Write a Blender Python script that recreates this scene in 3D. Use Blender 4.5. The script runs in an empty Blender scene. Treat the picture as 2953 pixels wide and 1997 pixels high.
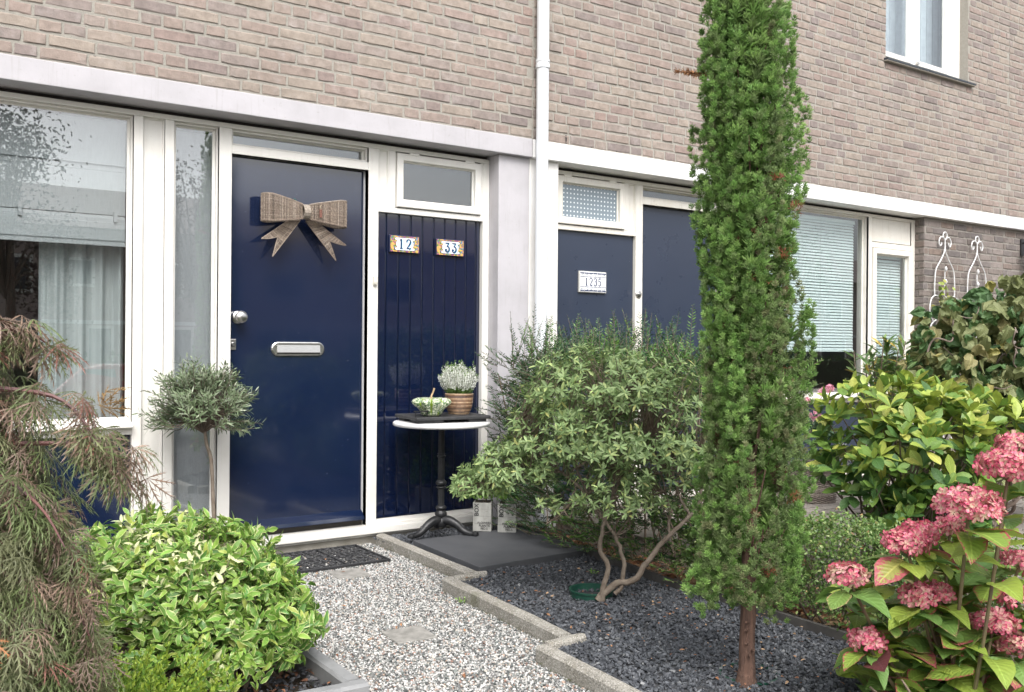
import bpy, math, random
import numpy as np
from mathutils import Vector, Matrix

# ------------------------------------------------------------------ scene, camera, light
scene = bpy.context.scene
col = scene.collection
R = math.radians

cam_d = bpy.data.cameras.new("camera"); cam = bpy.data.objects.new("camera", cam_d); col.objects.link(cam)
RT = np.array([0.824340, -0.566040, 0.007881]); UPV = np.array([-0.006053, 0.005107, 0.999969]); FW = np.array([0.566062, 0.824362, -0.000784])
CAM = np.array([0.0, -5.059, 1.1193])
cam.matrix_world = Matrix(((RT[0], UPV[0], -FW[0], CAM[0]), (RT[1], UPV[1], -FW[1], CAM[1]), (RT[2], UPV[2], -FW[2], CAM[2]), (0, 0, 0, 1)))
cam_d.sensor_width = 36.0; cam_d.lens = 32.87; cam_d.clip_start = 0.05; cam_d.clip_end = 1000
scene.camera = cam
scene.render.resolution_x = 1024; scene.render.resolution_y = 692

SUN_EL, SUN_AZ = 52.0, 200.0          # azimuth: direction the light comes from, degrees clockwise from +y
world = bpy.data.worlds.new("World"); scene.world = world; world.use_nodes = True
nt = world.node_tree; bg = nt.nodes["Background"]
sky = nt.nodes.new("ShaderNodeTexSky"); sky.sky_type = 'NISHITA'; sky.sun_disc = False
sky.sun_elevation = R(SUN_EL); sky.sun_rotation = R(SUN_AZ); sky.dust_density = 6.0; sky.ozone_density = 1.0; sky.air_density = 1.0
hsv = nt.nodes.new("ShaderNodeHueSaturation"); hsv.inputs["Saturation"].default_value = 0.30   # overcast: thin cloud whitens the whole sky
nt.links.new(sky.outputs[0], hsv.inputs["Color"])
tcw = nt.nodes.new("ShaderNodeTexCoord"); nzw = nt.nodes.new("ShaderNodeTexNoise"); nzw.inputs["Scale"].default_value = 3.0; nzw.inputs["Detail"].default_value = 5
mrw = nt.nodes.new("ShaderNodeMapRange"); mrw.inputs[1].default_value = .3; mrw.inputs[2].default_value = .7; mrw.inputs[3].default_value = .86; mrw.inputs[4].default_value = 1.14
mxw = nt.nodes.new("ShaderNodeMix"); mxw.data_type = 'RGBA'; mxw.blend_type = 'MULTIPLY'; mxw.inputs[0].default_value = 1
nt.links.new(tcw.outputs["Generated"], nzw.inputs["Vector"]); nt.links.new(nzw.outputs[0], mrw.inputs[0])
nt.links.new(hsv.outputs[0], mxw.inputs[6]); nt.links.new(mrw.outputs[0], mxw.inputs[7]); nt.links.new(mxw.outputs[2], bg.inputs[0])
bg.inputs[1].default_value = 0.15

sun_d = bpy.data.lights.new("sun", 'SUN'); sun_d.energy = 0.65; sun_d.angle = R(30); sun_d.color = (1.0, 0.985, 0.96)
sun = bpy.data.objects.new("sun", sun_d); col.objects.link(sun)
az = R(SUN_AZ); el = R(SUN_EL)
sdir = Vector((math.sin(az) * math.cos(el), math.cos(az) * math.cos(el), math.sin(el)))
sun.rotation_euler = sdir.to_track_quat('Z', 'Y').to_euler()

vs = scene.view_settings; vs.view_transform = 'Standard'; vs.look = 'None'; vs.gamma = 1.0; vs.use_curve_mapping = False
vs.exposure = 1.05

# ------------------------------------------------------------------ helpers: materials
MATS = {}
def _new(name):
    m = bpy.data.materials.new(name); m.use_nodes = True
    n = m.node_tree.nodes; l = m.node_tree.links
    return m, n, l, n["Principled BSDF"]
def lerp_node(n, l, fac, a, b, blend='MIX'):
    x = n.new("ShaderNodeMix"); x.data_type = 'RGBA'; x.blend_type = blend
    for s, v in ((0, fac), (6, a), (7, b)):
        if hasattr(v, 'links') or hasattr(v, 'is_linked'): l.new(v, x.inputs[s])
        elif s == 0: x.inputs[0].default_value = v
        else: x.inputs[s].default_value = (*v[:3], 1)
    return x.outputs[2]
def noise(n, l, scale, detail=4, rough=.55, coord='Object', stretch=None, dist=0):
    tc = n.new("ShaderNodeTexCoord"); v = tc.outputs[coord]
    if stretch:
        mp = n.new("ShaderNodeMapping"); mp.inputs["Scale"].default_value = stretch; l.new(v, mp.inputs[0]); v = mp.outputs[0]
    t = n.new("ShaderNodeTexNoise"); t.inputs["Scale"].default_value = scale; t.inputs["Detail"].default_value = detail
    t.inputs["Roughness"].default_value = rough; t.inputs["Distortion"].default_value = dist; l.new(v, t.inputs["Vector"])
    return t.outputs[0]
def mrange(n, l, v, a, b, c=0., d=1.):
    m = n.new("ShaderNodeMapRange"); m.inputs[1].default_value = a; m.inputs[2].default_value = b; m.inputs[3].default_value = c; m.inputs[4].default_value = d
    l.new(v, m.inputs[0]); return m.outputs[0]
def bump(n, l, p, h, strength, dist=0.002):
    b = n.new("ShaderNodeBump"); b.inputs["Strength"].default_value = strength; b.inputs["Distance"].default_value = dist
    l.new(h, b.inputs["Height"]); l.new(b.outputs[0], p.inputs["Normal"])
def mat(name, c, rough=.5, c2=None, scale=8, lo=.35, hi=.65, metal=0, bs=0, bscale=60, bdist=.002, stretch=None, coat=0, spec=None, detail=4, coord='Object', streak=None):
    if name in MATS: return MATS[name]
    m, n, l, p = _new(name)
    p.inputs["Base Color"].default_value = (*c, 1); p.inputs["Roughness"].default_value = rough; p.inputs["Metallic"].default_value = metal
    if coat: p.inputs["Coat Weight"].default_value = coat; p.inputs["Coat Roughness"].default_value = .08
    if spec is not None: p.inputs["Specular IOR Level"].default_value = spec
    if c2 is not None:
        f = mrange(n, l, noise(n, l, scale, detail, stretch=stretch, coord=coord), lo, hi)
        cc = lerp_node(n, l, f, c, c2)
        if streak:      # rain streaks and grime, long down the surface
            cc = lerp_node(n, l, mrange(n, l, noise(n, l, 7, 5, .6, stretch=(9, 9, .55)), .56, .80, 0, streak[1]), cc, streak[0])
            cc = lerp_node(n, l, mrange(n, l, noise(n, l, 55, 3, .6), .64, .74, 0, streak[1]), cc, streak[0])
        l.new(cc, p.inputs["Base Color"])
    if bs: bump(n, l, p, noise(n, l, bscale, 5, .6, stretch=stretch, coord=coord), bs, bdist)
    MATS[name] = m; return m
def attr_mat(name, rough=.6, transl=0., bs=0, bscale=200, var=.25, vscale=40, spec=None, margin=None, spots=None, vein=0):
    """colour from the vertex attribute col; optional pale/red leaf margin from the uv, optional translucency"""
    if name in MATS: return MATS[name]
    m, n, l, p = _new(name)
    a = n.new("ShaderNodeAttribute"); a.attribute_name = "col"
    c = a.outputs["Color"]
    if var:
        f = mrange(n, l, noise(n, l, vscale, 3), .3, .7, 1 - var, 1 + var)
        c = lerp_node(n, l, 1.0, c, f, 'MULTIPLY')
    if margin:
        mc, st, wob = margin
        uv = n.new("ShaderNodeUVMap"); sp = n.new("ShaderNodeSeparateXYZ"); l.new(uv.outputs[0], sp.inputs[0])
        ab = n.new("ShaderNodeMath"); ab.operation = 'ABSOLUTE'; l.new(sp.outputs[0], ab.inputs[0])
        nz = mrange(n, l, noise(n, l, 30, 3), .3, .7, -wob, wob)
        ad = n.new("ShaderNodeMath"); ad.operation = 'ADD'; l.new(ab.outputs[0], ad.inputs[0]); l.new(nz, ad.inputs[1])
        c = lerp_node(n, l, mrange(n, l, ad.outputs[0], st, st + .12), c, mc)
    l.new(c, p.inputs["Base Color"]); p.inputs["Roughness"].default_value = rough
    if spec is not None: p.inputs["Specular IOR Level"].default_value = spec
    if bs: bump(n, l, p, noise(n, l, bscale, 4), bs)
    if transl:
        t = n.new("ShaderNodeBsdfTranslucent"); l.new(c, t.inputs[0]); mx = n.new("ShaderNodeMixShader"); mx.inputs[0].default_value = transl
        l.new(p.outputs[0], mx.inputs[1]); l.new(t.outputs[0], mx.inputs[2]); l.new(mx.outputs[0], n["Material Output"].inputs[0])
    MATS[name] = m; return m
def leaf_mat(name, c1, c2, tipc=None, margin=None, rough=.45, transl=.28, spot=None, veins=True):
    """large single leaves: colour differs per leaf (object random), veins as relief, margin and blotches from the leaf's own uv"""
    if name in MATS: return MATS[name]
    m, n, l, p = _new(name)
    oi = n.new("ShaderNodeObjectInfo")
    c = lerp_node(n, l, oi.outputs["Random"], c1, c2)
    uv = n.new("ShaderNodeUVMap"); sp = n.new("ShaderNodeSeparateXYZ"); l.new(uv.outputs[0], sp.inputs[0])
    ab = n.new("ShaderNodeMath"); ab.operation = 'ABSOLUTE'; l.new(sp.outputs[0], ab.inputs[0])
    c = lerp_node(n, l, mrange(n, l, noise(n, l, 25, 4), .35, .7, 0, .45), c, c2)
    if margin:
        mc, st, wob = margin
        nz = mrange(n, l, noise(n, l, 18, 4, .65), .3, .7, -wob, wob)
        t2 = n.new("ShaderNodeMath"); t2.operation = 'POWER'; l.new(sp.outputs[1], t2.inputs[0]); t2.inputs[1].default_value = 2.5
        mxx = n.new("ShaderNodeMath"); mxx.operation = 'MAXIMUM'; l.new(ab.outputs[0], mxx.inputs[0]); l.new(t2.outputs[0], mxx.inputs[1])
        ad = n.new("ShaderNodeMath"); ad.operation = 'ADD'; l.new(mxx.outputs[0], ad.inputs[0]); l.new(nz, ad.inputs[1])
        c = lerp_node(n, l, mrange(n, l, ad.outputs[0], st, st + .1), c, mc)
    if spot:
        c = lerp_node(n, l, mrange(n, l, noise(n, l, 35, 2), .62, .68), c, spot)
    if veins:   # pale midrib and side veins
        mid = mrange(n, l, ab.outputs[0], 0.03, .09, .55, 0.)
        c = lerp_node(n, l, mid, c, tuple(min(1, x * 1.6 + .03) for x in c1))
        s1 = n.new("ShaderNodeMath"); s1.operation = 'MULTIPLY_ADD'; l.new(ab.outputs[0], s1.inputs[0]); s1.inputs[1].default_value = -.28; l.new(sp.outputs[1], s1.inputs[2])
        s2 = n.new("ShaderNodeMath"); s2.operation = 'MULTIPLY'; l.new(s1.outputs[0], s2.inputs[0]); s2.inputs[1].default_value = 52
        s3 = n.new("ShaderNodeMath"); s3.operation = 'SINE'; l.new(s2.outputs[0], s3.inputs[0])
        bump(n, l, p, s3.outputs[0], .35, .0015)
    l.new(c, p.inputs["Base Color"]); p.inputs["Roughness"].default_value = rough
    t = n.new("ShaderNodeBsdfTranslucent"); l.new(c, t.inputs[0]); mx = n.new("ShaderNodeMixShader"); mx.inputs[0].default_value = transl
    l.new(p.outputs[0], mx.inputs[1]); l.new(t.outputs[0], mx.inputs[2]); l.new(mx.outputs[0], n["Material Output"].inputs[0])
    MATS[name] = m; return m
def glass_mat(name, tint=(.965, .98, .978), ior=2.95, rough=0.0):
    if name in MATS: return MATS[name]
    m, n, l, p = _new(name); n.remove(p)
    tr = n.new("ShaderNodeBsdfTransparent"); tr.inputs[0].default_value = (*tint, 1)
    gl = n.new("ShaderNodeBsdfGlossy"); gl.inputs["Roughness"].default_value = rough; gl.inputs[0].default_value = (.97, .98, 1, 1)
    lw = n.new("ShaderNodeLayerWeight"); lw.inputs[0].default_value = .5; r0 = ((ior - 1) / (ior + 1)) ** 2 * .5      # per face, two faces to a pane
    pw = n.new("ShaderNodeMath"); pw.operation = 'POWER'; l.new(lw.outputs["Facing"], pw.inputs[0]); pw.inputs[1].default_value = 5
    fr = n.new("ShaderNodeMath"); fr.operation = 'MULTIPLY_ADD'; l.new(pw.outputs[0], fr.inputs[0]); fr.inputs[1].default_value = 1 - r0; fr.inputs[2].default_value = r0
    mx = n.new("ShaderNodeMixShader"); l.new(fr.outputs[0], mx.inputs[0]); l.new(tr.outputs[0], mx.inputs[1]); l.new(gl.outputs[0], mx.inputs[2])
    l.new(mx.outputs[0], n["Material Output"].inputs[0]); MATS[name] = m; return m

# ------------------------------------------------------------------ helpers: objects and meshes
ORG = {}
def org(o): return ORG.get(o.name, np.zeros(3)) if o else np.zeros(3)
def tag(o, label=None, cat=None, group=None, kind=None):
    if label: o["label"] = label
    if cat: o["category"] = cat
    if group: o["group"] = group
    if kind: o["kind"] = kind
    return o
def thing(name, label, cat, loc=(0, 0, 0), group=None):
    o = bpy.data.objects.new(name, None); col.objects.link(o); o.location = loc; o.empty_display_size = .05
    ORG[o.name] = np.array(loc, float); return tag(o, label, cat, group)
def make_mesh(name, V, Fs, mats, smooth=False, colr=None, uv=None, mi=None):
    me = bpy.data.meshes.new(name)
    V = np.ascontiguousarray(V, dtype=np.float32); me.vertices.add(len(V)); me.vertices.foreach_set("co", V.ravel())
    Fs = [np.asarray(f, dtype=np.int32) for f in Fs if len(f)]
    loops = np.concatenate([f.ravel() for f in Fs]); tot = np.concatenate([np.full(len(f), f.shape[1], np.int32) for f in Fs])
    me.loops.add(len(loops)); me.loops.foreach_set("vertex_index", loops)
    me.polygons.add(len(tot)); st = np.zeros(len(tot), np.int32); st[1:] = np.cumsum(tot)[:-1]
    me.polygons.foreach_set("loop_start", st)
    try: me.polygons.foreach_set("loop_total", tot)
    except Exception: pass
    me.polygons.foreach_set("use_smooth", np.full(len(tot), bool(smooth)))
    if mi is not None: me.polygons.foreach_set("material_index", np.asarray(mi, np.int32))
    if uv is not None:
        u = me.uv_layers.new(name="UVMap"); u.data.foreach_set("uv", np.asarray(uv, np.float32)[loops].ravel())
    if colr is not None:
        c = np.asarray(colr, np.float32)
        if c.shape[1] == 3: c = np.hstack([c, np.ones((len(c), 1), np.float32)])
        a = me.attributes.new("col", 'FLOAT_COLOR', 'POINT'); a.data.foreach_set("color", c.ravel())
    me.update(calc_edges=True); me.validate()
    if smooth: me.set_sharp_from_angle(angle=R(48))
    for m in (mats if isinstance(mats, (list, tuple)) else [mats]): me.materials.append(m)
    return me
def put(name, me, parent=None, loc=(0, 0, 0), rot=None, scale=None):
    """link an object that shares a mesh; loc in world axes relative to the parent's origin"""
    o = bpy.data.objects.new(name, me); col.objects.link(o); o.location = loc
    if rot is not None: o.rotation_euler = rot
    if scale is not None: o.scale = scale if hasattr(scale, '__len__') else (scale,) * 3
    if parent: o.parent = parent
    return o
class G:
    """collects geometry in world coordinates, then becomes ONE mesh object"""
    def __init__(s): s.v = []; s.f = {}; s.n = 0; s.c = []; s.u = []
    def add(s, V, F, c=None, uv=None):
        V = np.asarray(V, float).reshape(-1, 3)
        for f in (F if isinstance(F, list) and len(F) and isinstance(F[0], np.ndarray) and F[0].ndim == 2 else [np.asarray(F)]):
            s.f.setdefault(f.shape[1], []).append(f + s.n)
        s.v.append(V)
        if c is not None:
            c = np.asarray(c, float); s.c.append(np.broadcast_to(c, (len(V), 3)) if c.ndim == 1 else c)
        if uv is not None: s.u.append(uv)
        s.n += len(V); return s
    BF = np.array([[0, 3, 2, 1], [4, 5, 6, 7], [0, 1, 5, 4], [1, 2, 6, 5], [2, 3, 7, 6], [3, 0, 4, 7]])
    def box(s, x0, x1, y0, y1, z0, z1, c=None):
        V = np.array([[x0, y0, z0], [x1, y0, z0], [x1, y1, z0], [x0, y1, z0], [x0, y0, z1], [x1, y0, z1], [x1, y1, z1], [x0, y1, z1]])
        return s.add(V, G.BF, c)
    def hexa(s, V, c=None): return s.add(V, G.BF, c)
    def quad(s, a, b, c_, d, c=None): return s.add([a, b, c_, d], np.array([[0, 1, 2, 3]]), c)
    def rings(s, Rs, closed=True, cap0=False, cap1=False, c=None):
        """loft between rings of equal length (each (n,3))"""
        Rs = [np.asarray(r, float) for r in Rs]; n = len(Rs[0]); V = np.vstack(Rs); F = []
        i = np.arange(n if closed else n - 1); j = (i + 1) % n
        for k in range(len(Rs) - 1): F.append(np.stack([k * n + i, k * n + j, (k + 1) * n + j, (k + 1) * n + i], 1))
        Fl = [np.vstack(F)]
        if cap0: Fl.append(np.arange(n)[::-1][None, :])
        if cap1: Fl.append((np.arange(n) + (len(Rs) - 1) * n)[None, :])
        return s.add(V, Fl, c)
    def tube(s, P, r, n=6, caps=True, c=None):
        P = np.asarray(P, float); k = len(P); r = np.broadcast_to(np.asarray(r, float), (k,))
        T = np.gradient(P, axis=0); T /= np.linalg.norm(T, axis=1)[:, None] + 1e-12
        ref = np.array([0, 0, 1.]) if abs(T[0][2]) < .9 else np.array([1., 0, 0])
        x = np.cross(T[0], ref); x /= np.linalg.norm(x); Rs = []
        th = np.linspace(0, 2 * np.pi, n, endpoint=False)
        for i in range(k):
            x = x - T[i] * (x @ T[i]); x /= np.linalg.norm(x) + 1e-12; y = np.cross(T[i], x)
            Rs.append(P[i] + r[i] * (np.cos(th)[:, None] * x + np.sin(th)[:, None] * y))
        return s.rings(Rs, True, caps, caps, c)
    def lathe(s, prof, cx, cy, n=20, c=None, cap0=True, cap1=True, rmod=None):
        th = np.linspace(0, 2 * np.pi, n, endpoint=False); Rs = []
        for r, z in prof:
            rr = r * (rmod(th, z) if rmod else 1)
            Rs.append(np.stack([cx + rr * np.cos(th), cy + rr * np.sin(th), np.full(n, z)], 1))
        return s.rings(Rs, True, cap0, cap1, c)
    def frame(s, x0, x1, z0, z1, prof, sgn=1):
        """stepped picture frame: prof = [(inset, y), ...] lofted round the opening"""
        return s.rings([np.array([[x0 + i, y, z0 + i], [x1 - i, y, z0 + i], [x1 - i, y, z1 - i], [x0 + i, y, z1 - i]]) for i, y in prof])
    def obj(s, name, m, parent=None, smooth=False, bevel=0, kind=None, label=None, seg=2):
        V = np.vstack(s.v) - org(parent)
        me = make_mesh(name, V, [np.vstack(f) for f in s.f.values()], m, smooth, np.vstack(s.c) if s.c else None, np.vstack(s.u) if s.u else None)
        o = bpy.data.objects.new(name, me); col.objects.link(o)
        if parent: o.parent = parent; ORG[o.name] = org(parent)
        if bevel:
            b = o.modifiers.new("bevel", 'BEVEL'); b.width = bevel; b.segments = seg; b.limit_method = 'ANGLE'; b.angle_limit = R(40)
        if kind: o["kind"] = kind
        if label: o["label"] = label
        return o
def unit(v): return v / (np.linalg.norm(v, axis=-1, keepdims=True) + 1e-12)
def sph(rng, n):
    v = rng.normal(size=(n, 3)); return unit(v)
def spline(P, n):
    P = np.asarray(P, float); t = np.linspace(0, len(P) - 1, n); i = np.clip(t.astype(int), 0, len(P) - 2); f = (t - i)[:, None]
    p0 = P[np.maximum(i - 1, 0)]; p1 = P[i]; p2 = P[i + 1]; p3 = P[np.minimum(i + 2, len(P) - 1)]
    return .5 * (2 * p1 + (p2 - p0) * f + (2 * p0 - 5 * p1 + 4 * p2 - p3) * f ** 2 + (3 * p1 - p0 - 3 * p2 + p3) * f ** 3)
def leaf_t(ts, ws, fold=.25, droop=.15, bend=0., rng=None, crum=0.):
    """leaf template along +y, unit length; triangles; uv.x = -1..1 across, uv.y along"""
    V = [[0, 0, 0]]; U = [[0, 0]]
    zf = lambda t: -droop * t * t + bend * t
    for t, w in zip(ts, ws):
        for sx in (-1, 0, 1):
            V.append([sx * w, t, zf(t) + fold * abs(sx) * w + (rng.normal() * crum if rng is not None else 0)]); U.append([sx, t])
    V.append([0, 1, zf(1)]); U.append([0, 1]); m = len(ts); F = [[0, 2, 1], [0, 3, 2]]
    for k in range(m - 1):
        a = 1 + 3 * k; b = a + 3
        for q in (0, 1): F += [[a + q, a + q + 1, b + q + 1], [a + q, b + q + 1, b + q]]
    a = 1 + 3 * (m - 1); e = 1 + 3 * m; F += [[a, a + 1, e], [a + 1, a + 2, e]]
    return np.array(V, float), np.array(F), np.array(U, float)
def scatter(T, P, A, N, S, wid=1.0):
    V, F, U = T; A = unit(A); X = unit(np.cross(A, N)); Z = np.cross(X, A); n = len(P); k = len(V)
    S = np.broadcast_to(np.asarray(S, float), (n,)); wid = np.broadcast_to(np.asarray(wid, float), (n,))
    W = P[:, None, :] + S[:, None, None] * (V[None, :, 0:1] * wid[:, None, None] * X[:, None] + V[None, :, 1:2] * A[:, None] + V[None, :, 2:3] * Z[:, None])
    Fo = (F[None] + (np.arange(n) * k)[:, None, None]).reshape(-1, F.shape[1])
    return W.reshape(-1, 3), Fo, np.tile(U, (n, 1))
def rosettes(rng, C, ax, k, spread=(50, 85), jit=.2):
    n = len(C); ax = unit(ax); ref = np.where(np.abs(ax[:, 2:3]) < .9, np.array([[0, 0, 1.]]), np.array([[1., 0, 0]]))
    u = unit(np.cross(ax, ref)); v = np.cross(ax, u)
    ph = (np.arange(k)[None] * 2 * np.pi / k + rng.uniform(0, 6.28, (n, 1)) + rng.normal(0, .25, (n, k)))
    sp = np.radians(rng.uniform(*spread, (n, k)))
    per = np.cos(ph)[..., None] * u[:, None] + np.sin(ph)[..., None] * v[:, None]
    A = ax[:, None] * np.cos(sp)[..., None] + per * np.sin(sp)[..., None]; Nn = ax[:, None] * np.sin(sp)[..., None] - per * np.cos(sp)[..., None]
    A = A + rng.normal(0, jit, A.shape); Nn = Nn + rng.normal(0, jit, Nn.shape)
    return np.repeat(C, k, 0), unit(A.reshape(-1, 3)), unit(Nn.reshape(-1, 3))
def leaves_into(g, T, P, A, N, S, cols, wid=1.0, useuv=True):
    V, F, U = scatter(T, P, A, N, S, wid); k = len(T[0])
    g.add(V, F, np.repeat(cols, k, 0), U if useuv else None)
def pick(rng, n, pal, w=None, var=.15):
    pal = np.array(pal, float); i = rng.choice(len(pal), n, p=None if w is None else np.array(w) / sum(w))
    return np.clip(pal[i] * (1 + rng.normal(0, var, (n, 1))), .003, .95)
def lobed(rng, d, k=14, amp=.25, sharp=7):
    c = sph(rng, k); a = rng.uniform(-.6, 1, k) * amp
    return 1 + (np.exp(sharp * (d @ c.T - 1)) * a).sum(1)
def inview(P, m=0.):
    d = np.asarray(P, float) - CAM; z = d @ FW; u = .5 + .91307 * (d @ RT) / z; v = .5 - .91307 * 1024 / 692 * (d @ UPV) / z
    return (z > .1) & (u > -m) & (u < 1 + m) & (v > -m) & (v < 1 + m)

# ------------------------------------------------------------------ materials
WHITE = mat("white_frame_paint", (.76, .745, .705), .38, (.67, .65, .60), 5, .5, .85, streak=((.42, .38, .31), .17), bs=.12, bscale=35, bdist=.001)
WHITE2 = mat("cream_frame_paint", (.73, .705, .645), .45, (.62, .58, .50), 4, .5, .85, streak=((.34, .29, .22), .5), bs=.2, bscale=40, bdist=.001)
LILAC = mat("lilac_grey_paint", (.47, .457, .482), .6, (.41, .398, .418), 5, .4, .75, bs=.35, bscale=25, bdist=.003, streak=((.30, .28, .27), .42))
LWHITE = mat("white_fascia_paint", (.80, .80, .79), .5, (.72, .71, .68), 2.5, .5, .85, streak=((.45, .42, .36), .3), bs=.1, bscale=30)
PIERW = mat("white_pier_paint", (.78, .77, .75), .55, (.70, .68, .65), 4, streak=((.42, .39, .33), .35), bs=.2, bscale=30)
CONC = mat("bare_concrete", (.36, .34, .30), .85, (.25, .235, .20), 9, bs=.5, bscale=90, bdist=.003)
GAP = mat("dark_gap", (.035, .03, .028), .9)
def gloss_navy(name, base, rough, wave, coat):
    if name in MATS: return MATS[name]
    m, n, l, p = _new(name)
    f = mrange(n, l, noise(n, l, 3, 3), .35, .7)
    c = lerp_node(n, l, f, base, tuple(x * 1.12 for x in base))
    c = lerp_node(n, l, mrange(n, l, noise(n, l, 95, 2), .755, .775, 0, .5), c, (.30, .31, .34))                 # dust specks
    c = lerp_node(n, l, mrange(n, l, noise(n, l, 14, 5, .7, stretch=(1, 1, .5)), .60, .82, 0, .10), c, (.16, .17, .20))   # scuffs and wiped dirt
    l.new(c, p.inputs["Base Color"])
    l.new(mrange(n, l, noise(n, l, 7, 4), .3, .7, rough * .85, rough * 1.2), p.inputs["Roughness"])
    p.inputs["Coat Weight"].default_value = coat; p.inputs["Coat IOR"].default_value = 1.65; p.inputs["Coat Roughness"].default_value = rough * .6; p.inputs["Specular IOR Level"].default_value = .6
    bump(n, l, p, noise(n, l, wave[0], 3, .5, stretch=wave[1]), wave[2], .002)
    MATS[name] = m; return m
NAVY = gloss_navy("navy_satin_paint", (.006, .013, .040), .13, (9, (1, 1, .35), .03), 1.0)
NAVYB = gloss_navy("navy_gloss_boards", (.004, .0085, .030), .08, (16, (2.2, 1, .5), .16), 1.0)
NAVY2 = gloss_navy("dull_navy_paint", (.024, .034, .060), .30, (9, (1, 1, .4), .05), .2)
GLASS = glass_mat("window_glass")
GLASSD = glass_mat("window_glass_upper", (.93, .96, .965), 2.8)
STEEL = mat("brushed_steel", (.62, .61, .59), .28, (.50, .49, .47), 30, metal=1, stretch=(1, 1, 12))
BLACKR = mat("black_rubber", (.018, .019, .021), .55, (.03, .03, .033), 20, bs=.3, bscale=120)
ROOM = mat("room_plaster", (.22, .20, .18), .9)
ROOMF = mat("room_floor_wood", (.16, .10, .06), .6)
def brick_mat(name, src, stops, wash=.25):
    m, n, l, p = _new(name)
    if src == 'obj': r = n.new("ShaderNodeObjectInfo").outputs["Random"]
    else:
        a = n.new("ShaderNodeAttribute"); a.attribute_name = "col"; r = a.outputs["Fac"]
    cr = n.new("ShaderNodeValToRGB"); e = cr.color_ramp.elements
    e[0].position = stops[0][0]; e[0].color = (*stops[0][1], 1); e[1].position = stops[-1][0]; e[1].color = (*stops[-1][1], 1)
    for ps, c in stops[1:-1]: x = e.new(ps); x.color = (*c, 1)
    l.new(r, cr.inputs[0]); c = cr.outputs[0]
    g = n.new("ShaderNodeNewGeometry")
    def wn(scale, d):
        t = n.new("ShaderNodeTexNoise"); t.inputs["Scale"].default_value = scale; t.inputs["Detail"].default_value = d; t.inputs["Roughness"].default_value = .65; l.new(g.outputs["Position"], t.inputs["Vector"]); return t.outputs[0]
    c = lerp_node(n, l, 1.0, c, mrange(n, l, wn(22, 5), .25, .75, .74, 1.24), 'MULTIPLY')
    c = lerp_node(n, l, 1.0, c, mrange(n, l, wn(.9, 3), .3, .7, .86, 1.12), 'MULTIPLY')                # weathering in broad patches
    c = lerp_node(n, l, mrange(n, l, wn(9, 4), .55, .78, 0, wash * 1.6), c, (.50, .46, .44))          # lime bloom
    c = lerp_node(n, l, mrange(n, l, wn(150, 2), .66, .72, 0, .6), c, (.10, .075, .065))              # burnt specks
    l.new(c, p.inputs["Base Color"]); p.inputs["Roughness"].default_value = .88; p.inputs["Specular IOR Level"].default_value = .25
    bump(n, l, p, wn(120, 6), .55, .004); return m
STOPS = [(0, (.292, .240, .208)), (.2, (.284, .225, .200)), (.42, (.310, .265, .225)), (.6, (.292, .247, .217)), (.8, (.264, .223, .203)), (.93, (.226, .190, .179)), (1, (.298, .225, .197))]
BRICK = brick_mat("brick_each", 'obj', STOPS); BRICKS = brick_mat("brick_mass", 'att', STOPS)
DST = [(0, (.17, .145, .13)), (.35, (.22, .19, .175)), (.7, (.14, .125, .12)), (1, (.20, .155, .13))]
DBRICK = brick_mat("dark_brick_each", 'obj', DST, .12); DBRICKS = brick_mat("dark_brick_mass", 'att', DST, .12)
def mortar(name, a, b):
    m, n, l, p = _new(name)
    f = mrange(n, l, noise(n, l, 40, 6, .7), .3, .7); c = lerp_node(n, l, f, a, b)
    c = lerp_node(n, l, mrange(n, l, noise(n, l, 220, 2), .6, .7, 0, .6), c, tuple(x * .45 for x in a))
    l.new(c, p.inputs["Base Color"]); p.inputs["Roughness"].default_value = .95
    bump(n, l, p, noise(n, l, 260, 4, .7), .9, .004); return m
MORT = mortar("sandy_mortar", (.375, .355, .315), (.305, .288, .254)); DMORT = mortar("grey_mortar", (.30, .28, .25), (.22, .20, .18))

# ------------------------------------------------------------------ ground
def structure(g, name, m, **k): o = g.obj(name, m, **k); o["kind"] = "structure"; return o
ASPH = mat("asphalt", (.055, .055, .058), .9, (.08, .08, .08), 60, bs=.4, bscale=200)
g = G(); g.quad((-400, -400, -.76), (400, -400, -.76), (400, 400, -.76), (-400, 400, -.76)); structure(g, "ground", mat("far_soil", (.11, .12, .06), .95, (.08, .09, .05), .6))
g = G(); g.box(-120, 120, -16.5, -8.2, -.80, -.70); structure(g, "road", ASPH)
g = G(); g.box(-120, 120, -8.2, -4.75, -.80, -.585); structure(g, "pavement", mat("pavement_slabs", (.28, .27, .25), .9, (.21, .20, .19), 14, bs=.3, bscale=80))
g = G(); g.box(-120, 120, -22.0, -16.5, -.80, -.60); structure(g, "far_pavement", mat("pavement_slabs", (.28, .27, .25), .9))
# the raised front gardens: one block that slopes down to the pavement in front
g = G(); V = np.array([[-12, -4.74, -.9], [22, -4.74, -.9], [22, .3, -.9], [-12, .3, -.9], [-12, -4.35, -.085], [22, -4.35, -.085], [22, .3, -.085], [-12, .3, -.085]])
g.hexa(V); structure(g, "garden_soil", mat("garden_soil", (.055, .04, .03), .95, (.085, .065, .045), 30, bs=.8, bscale=120, bdist=.01))

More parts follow.
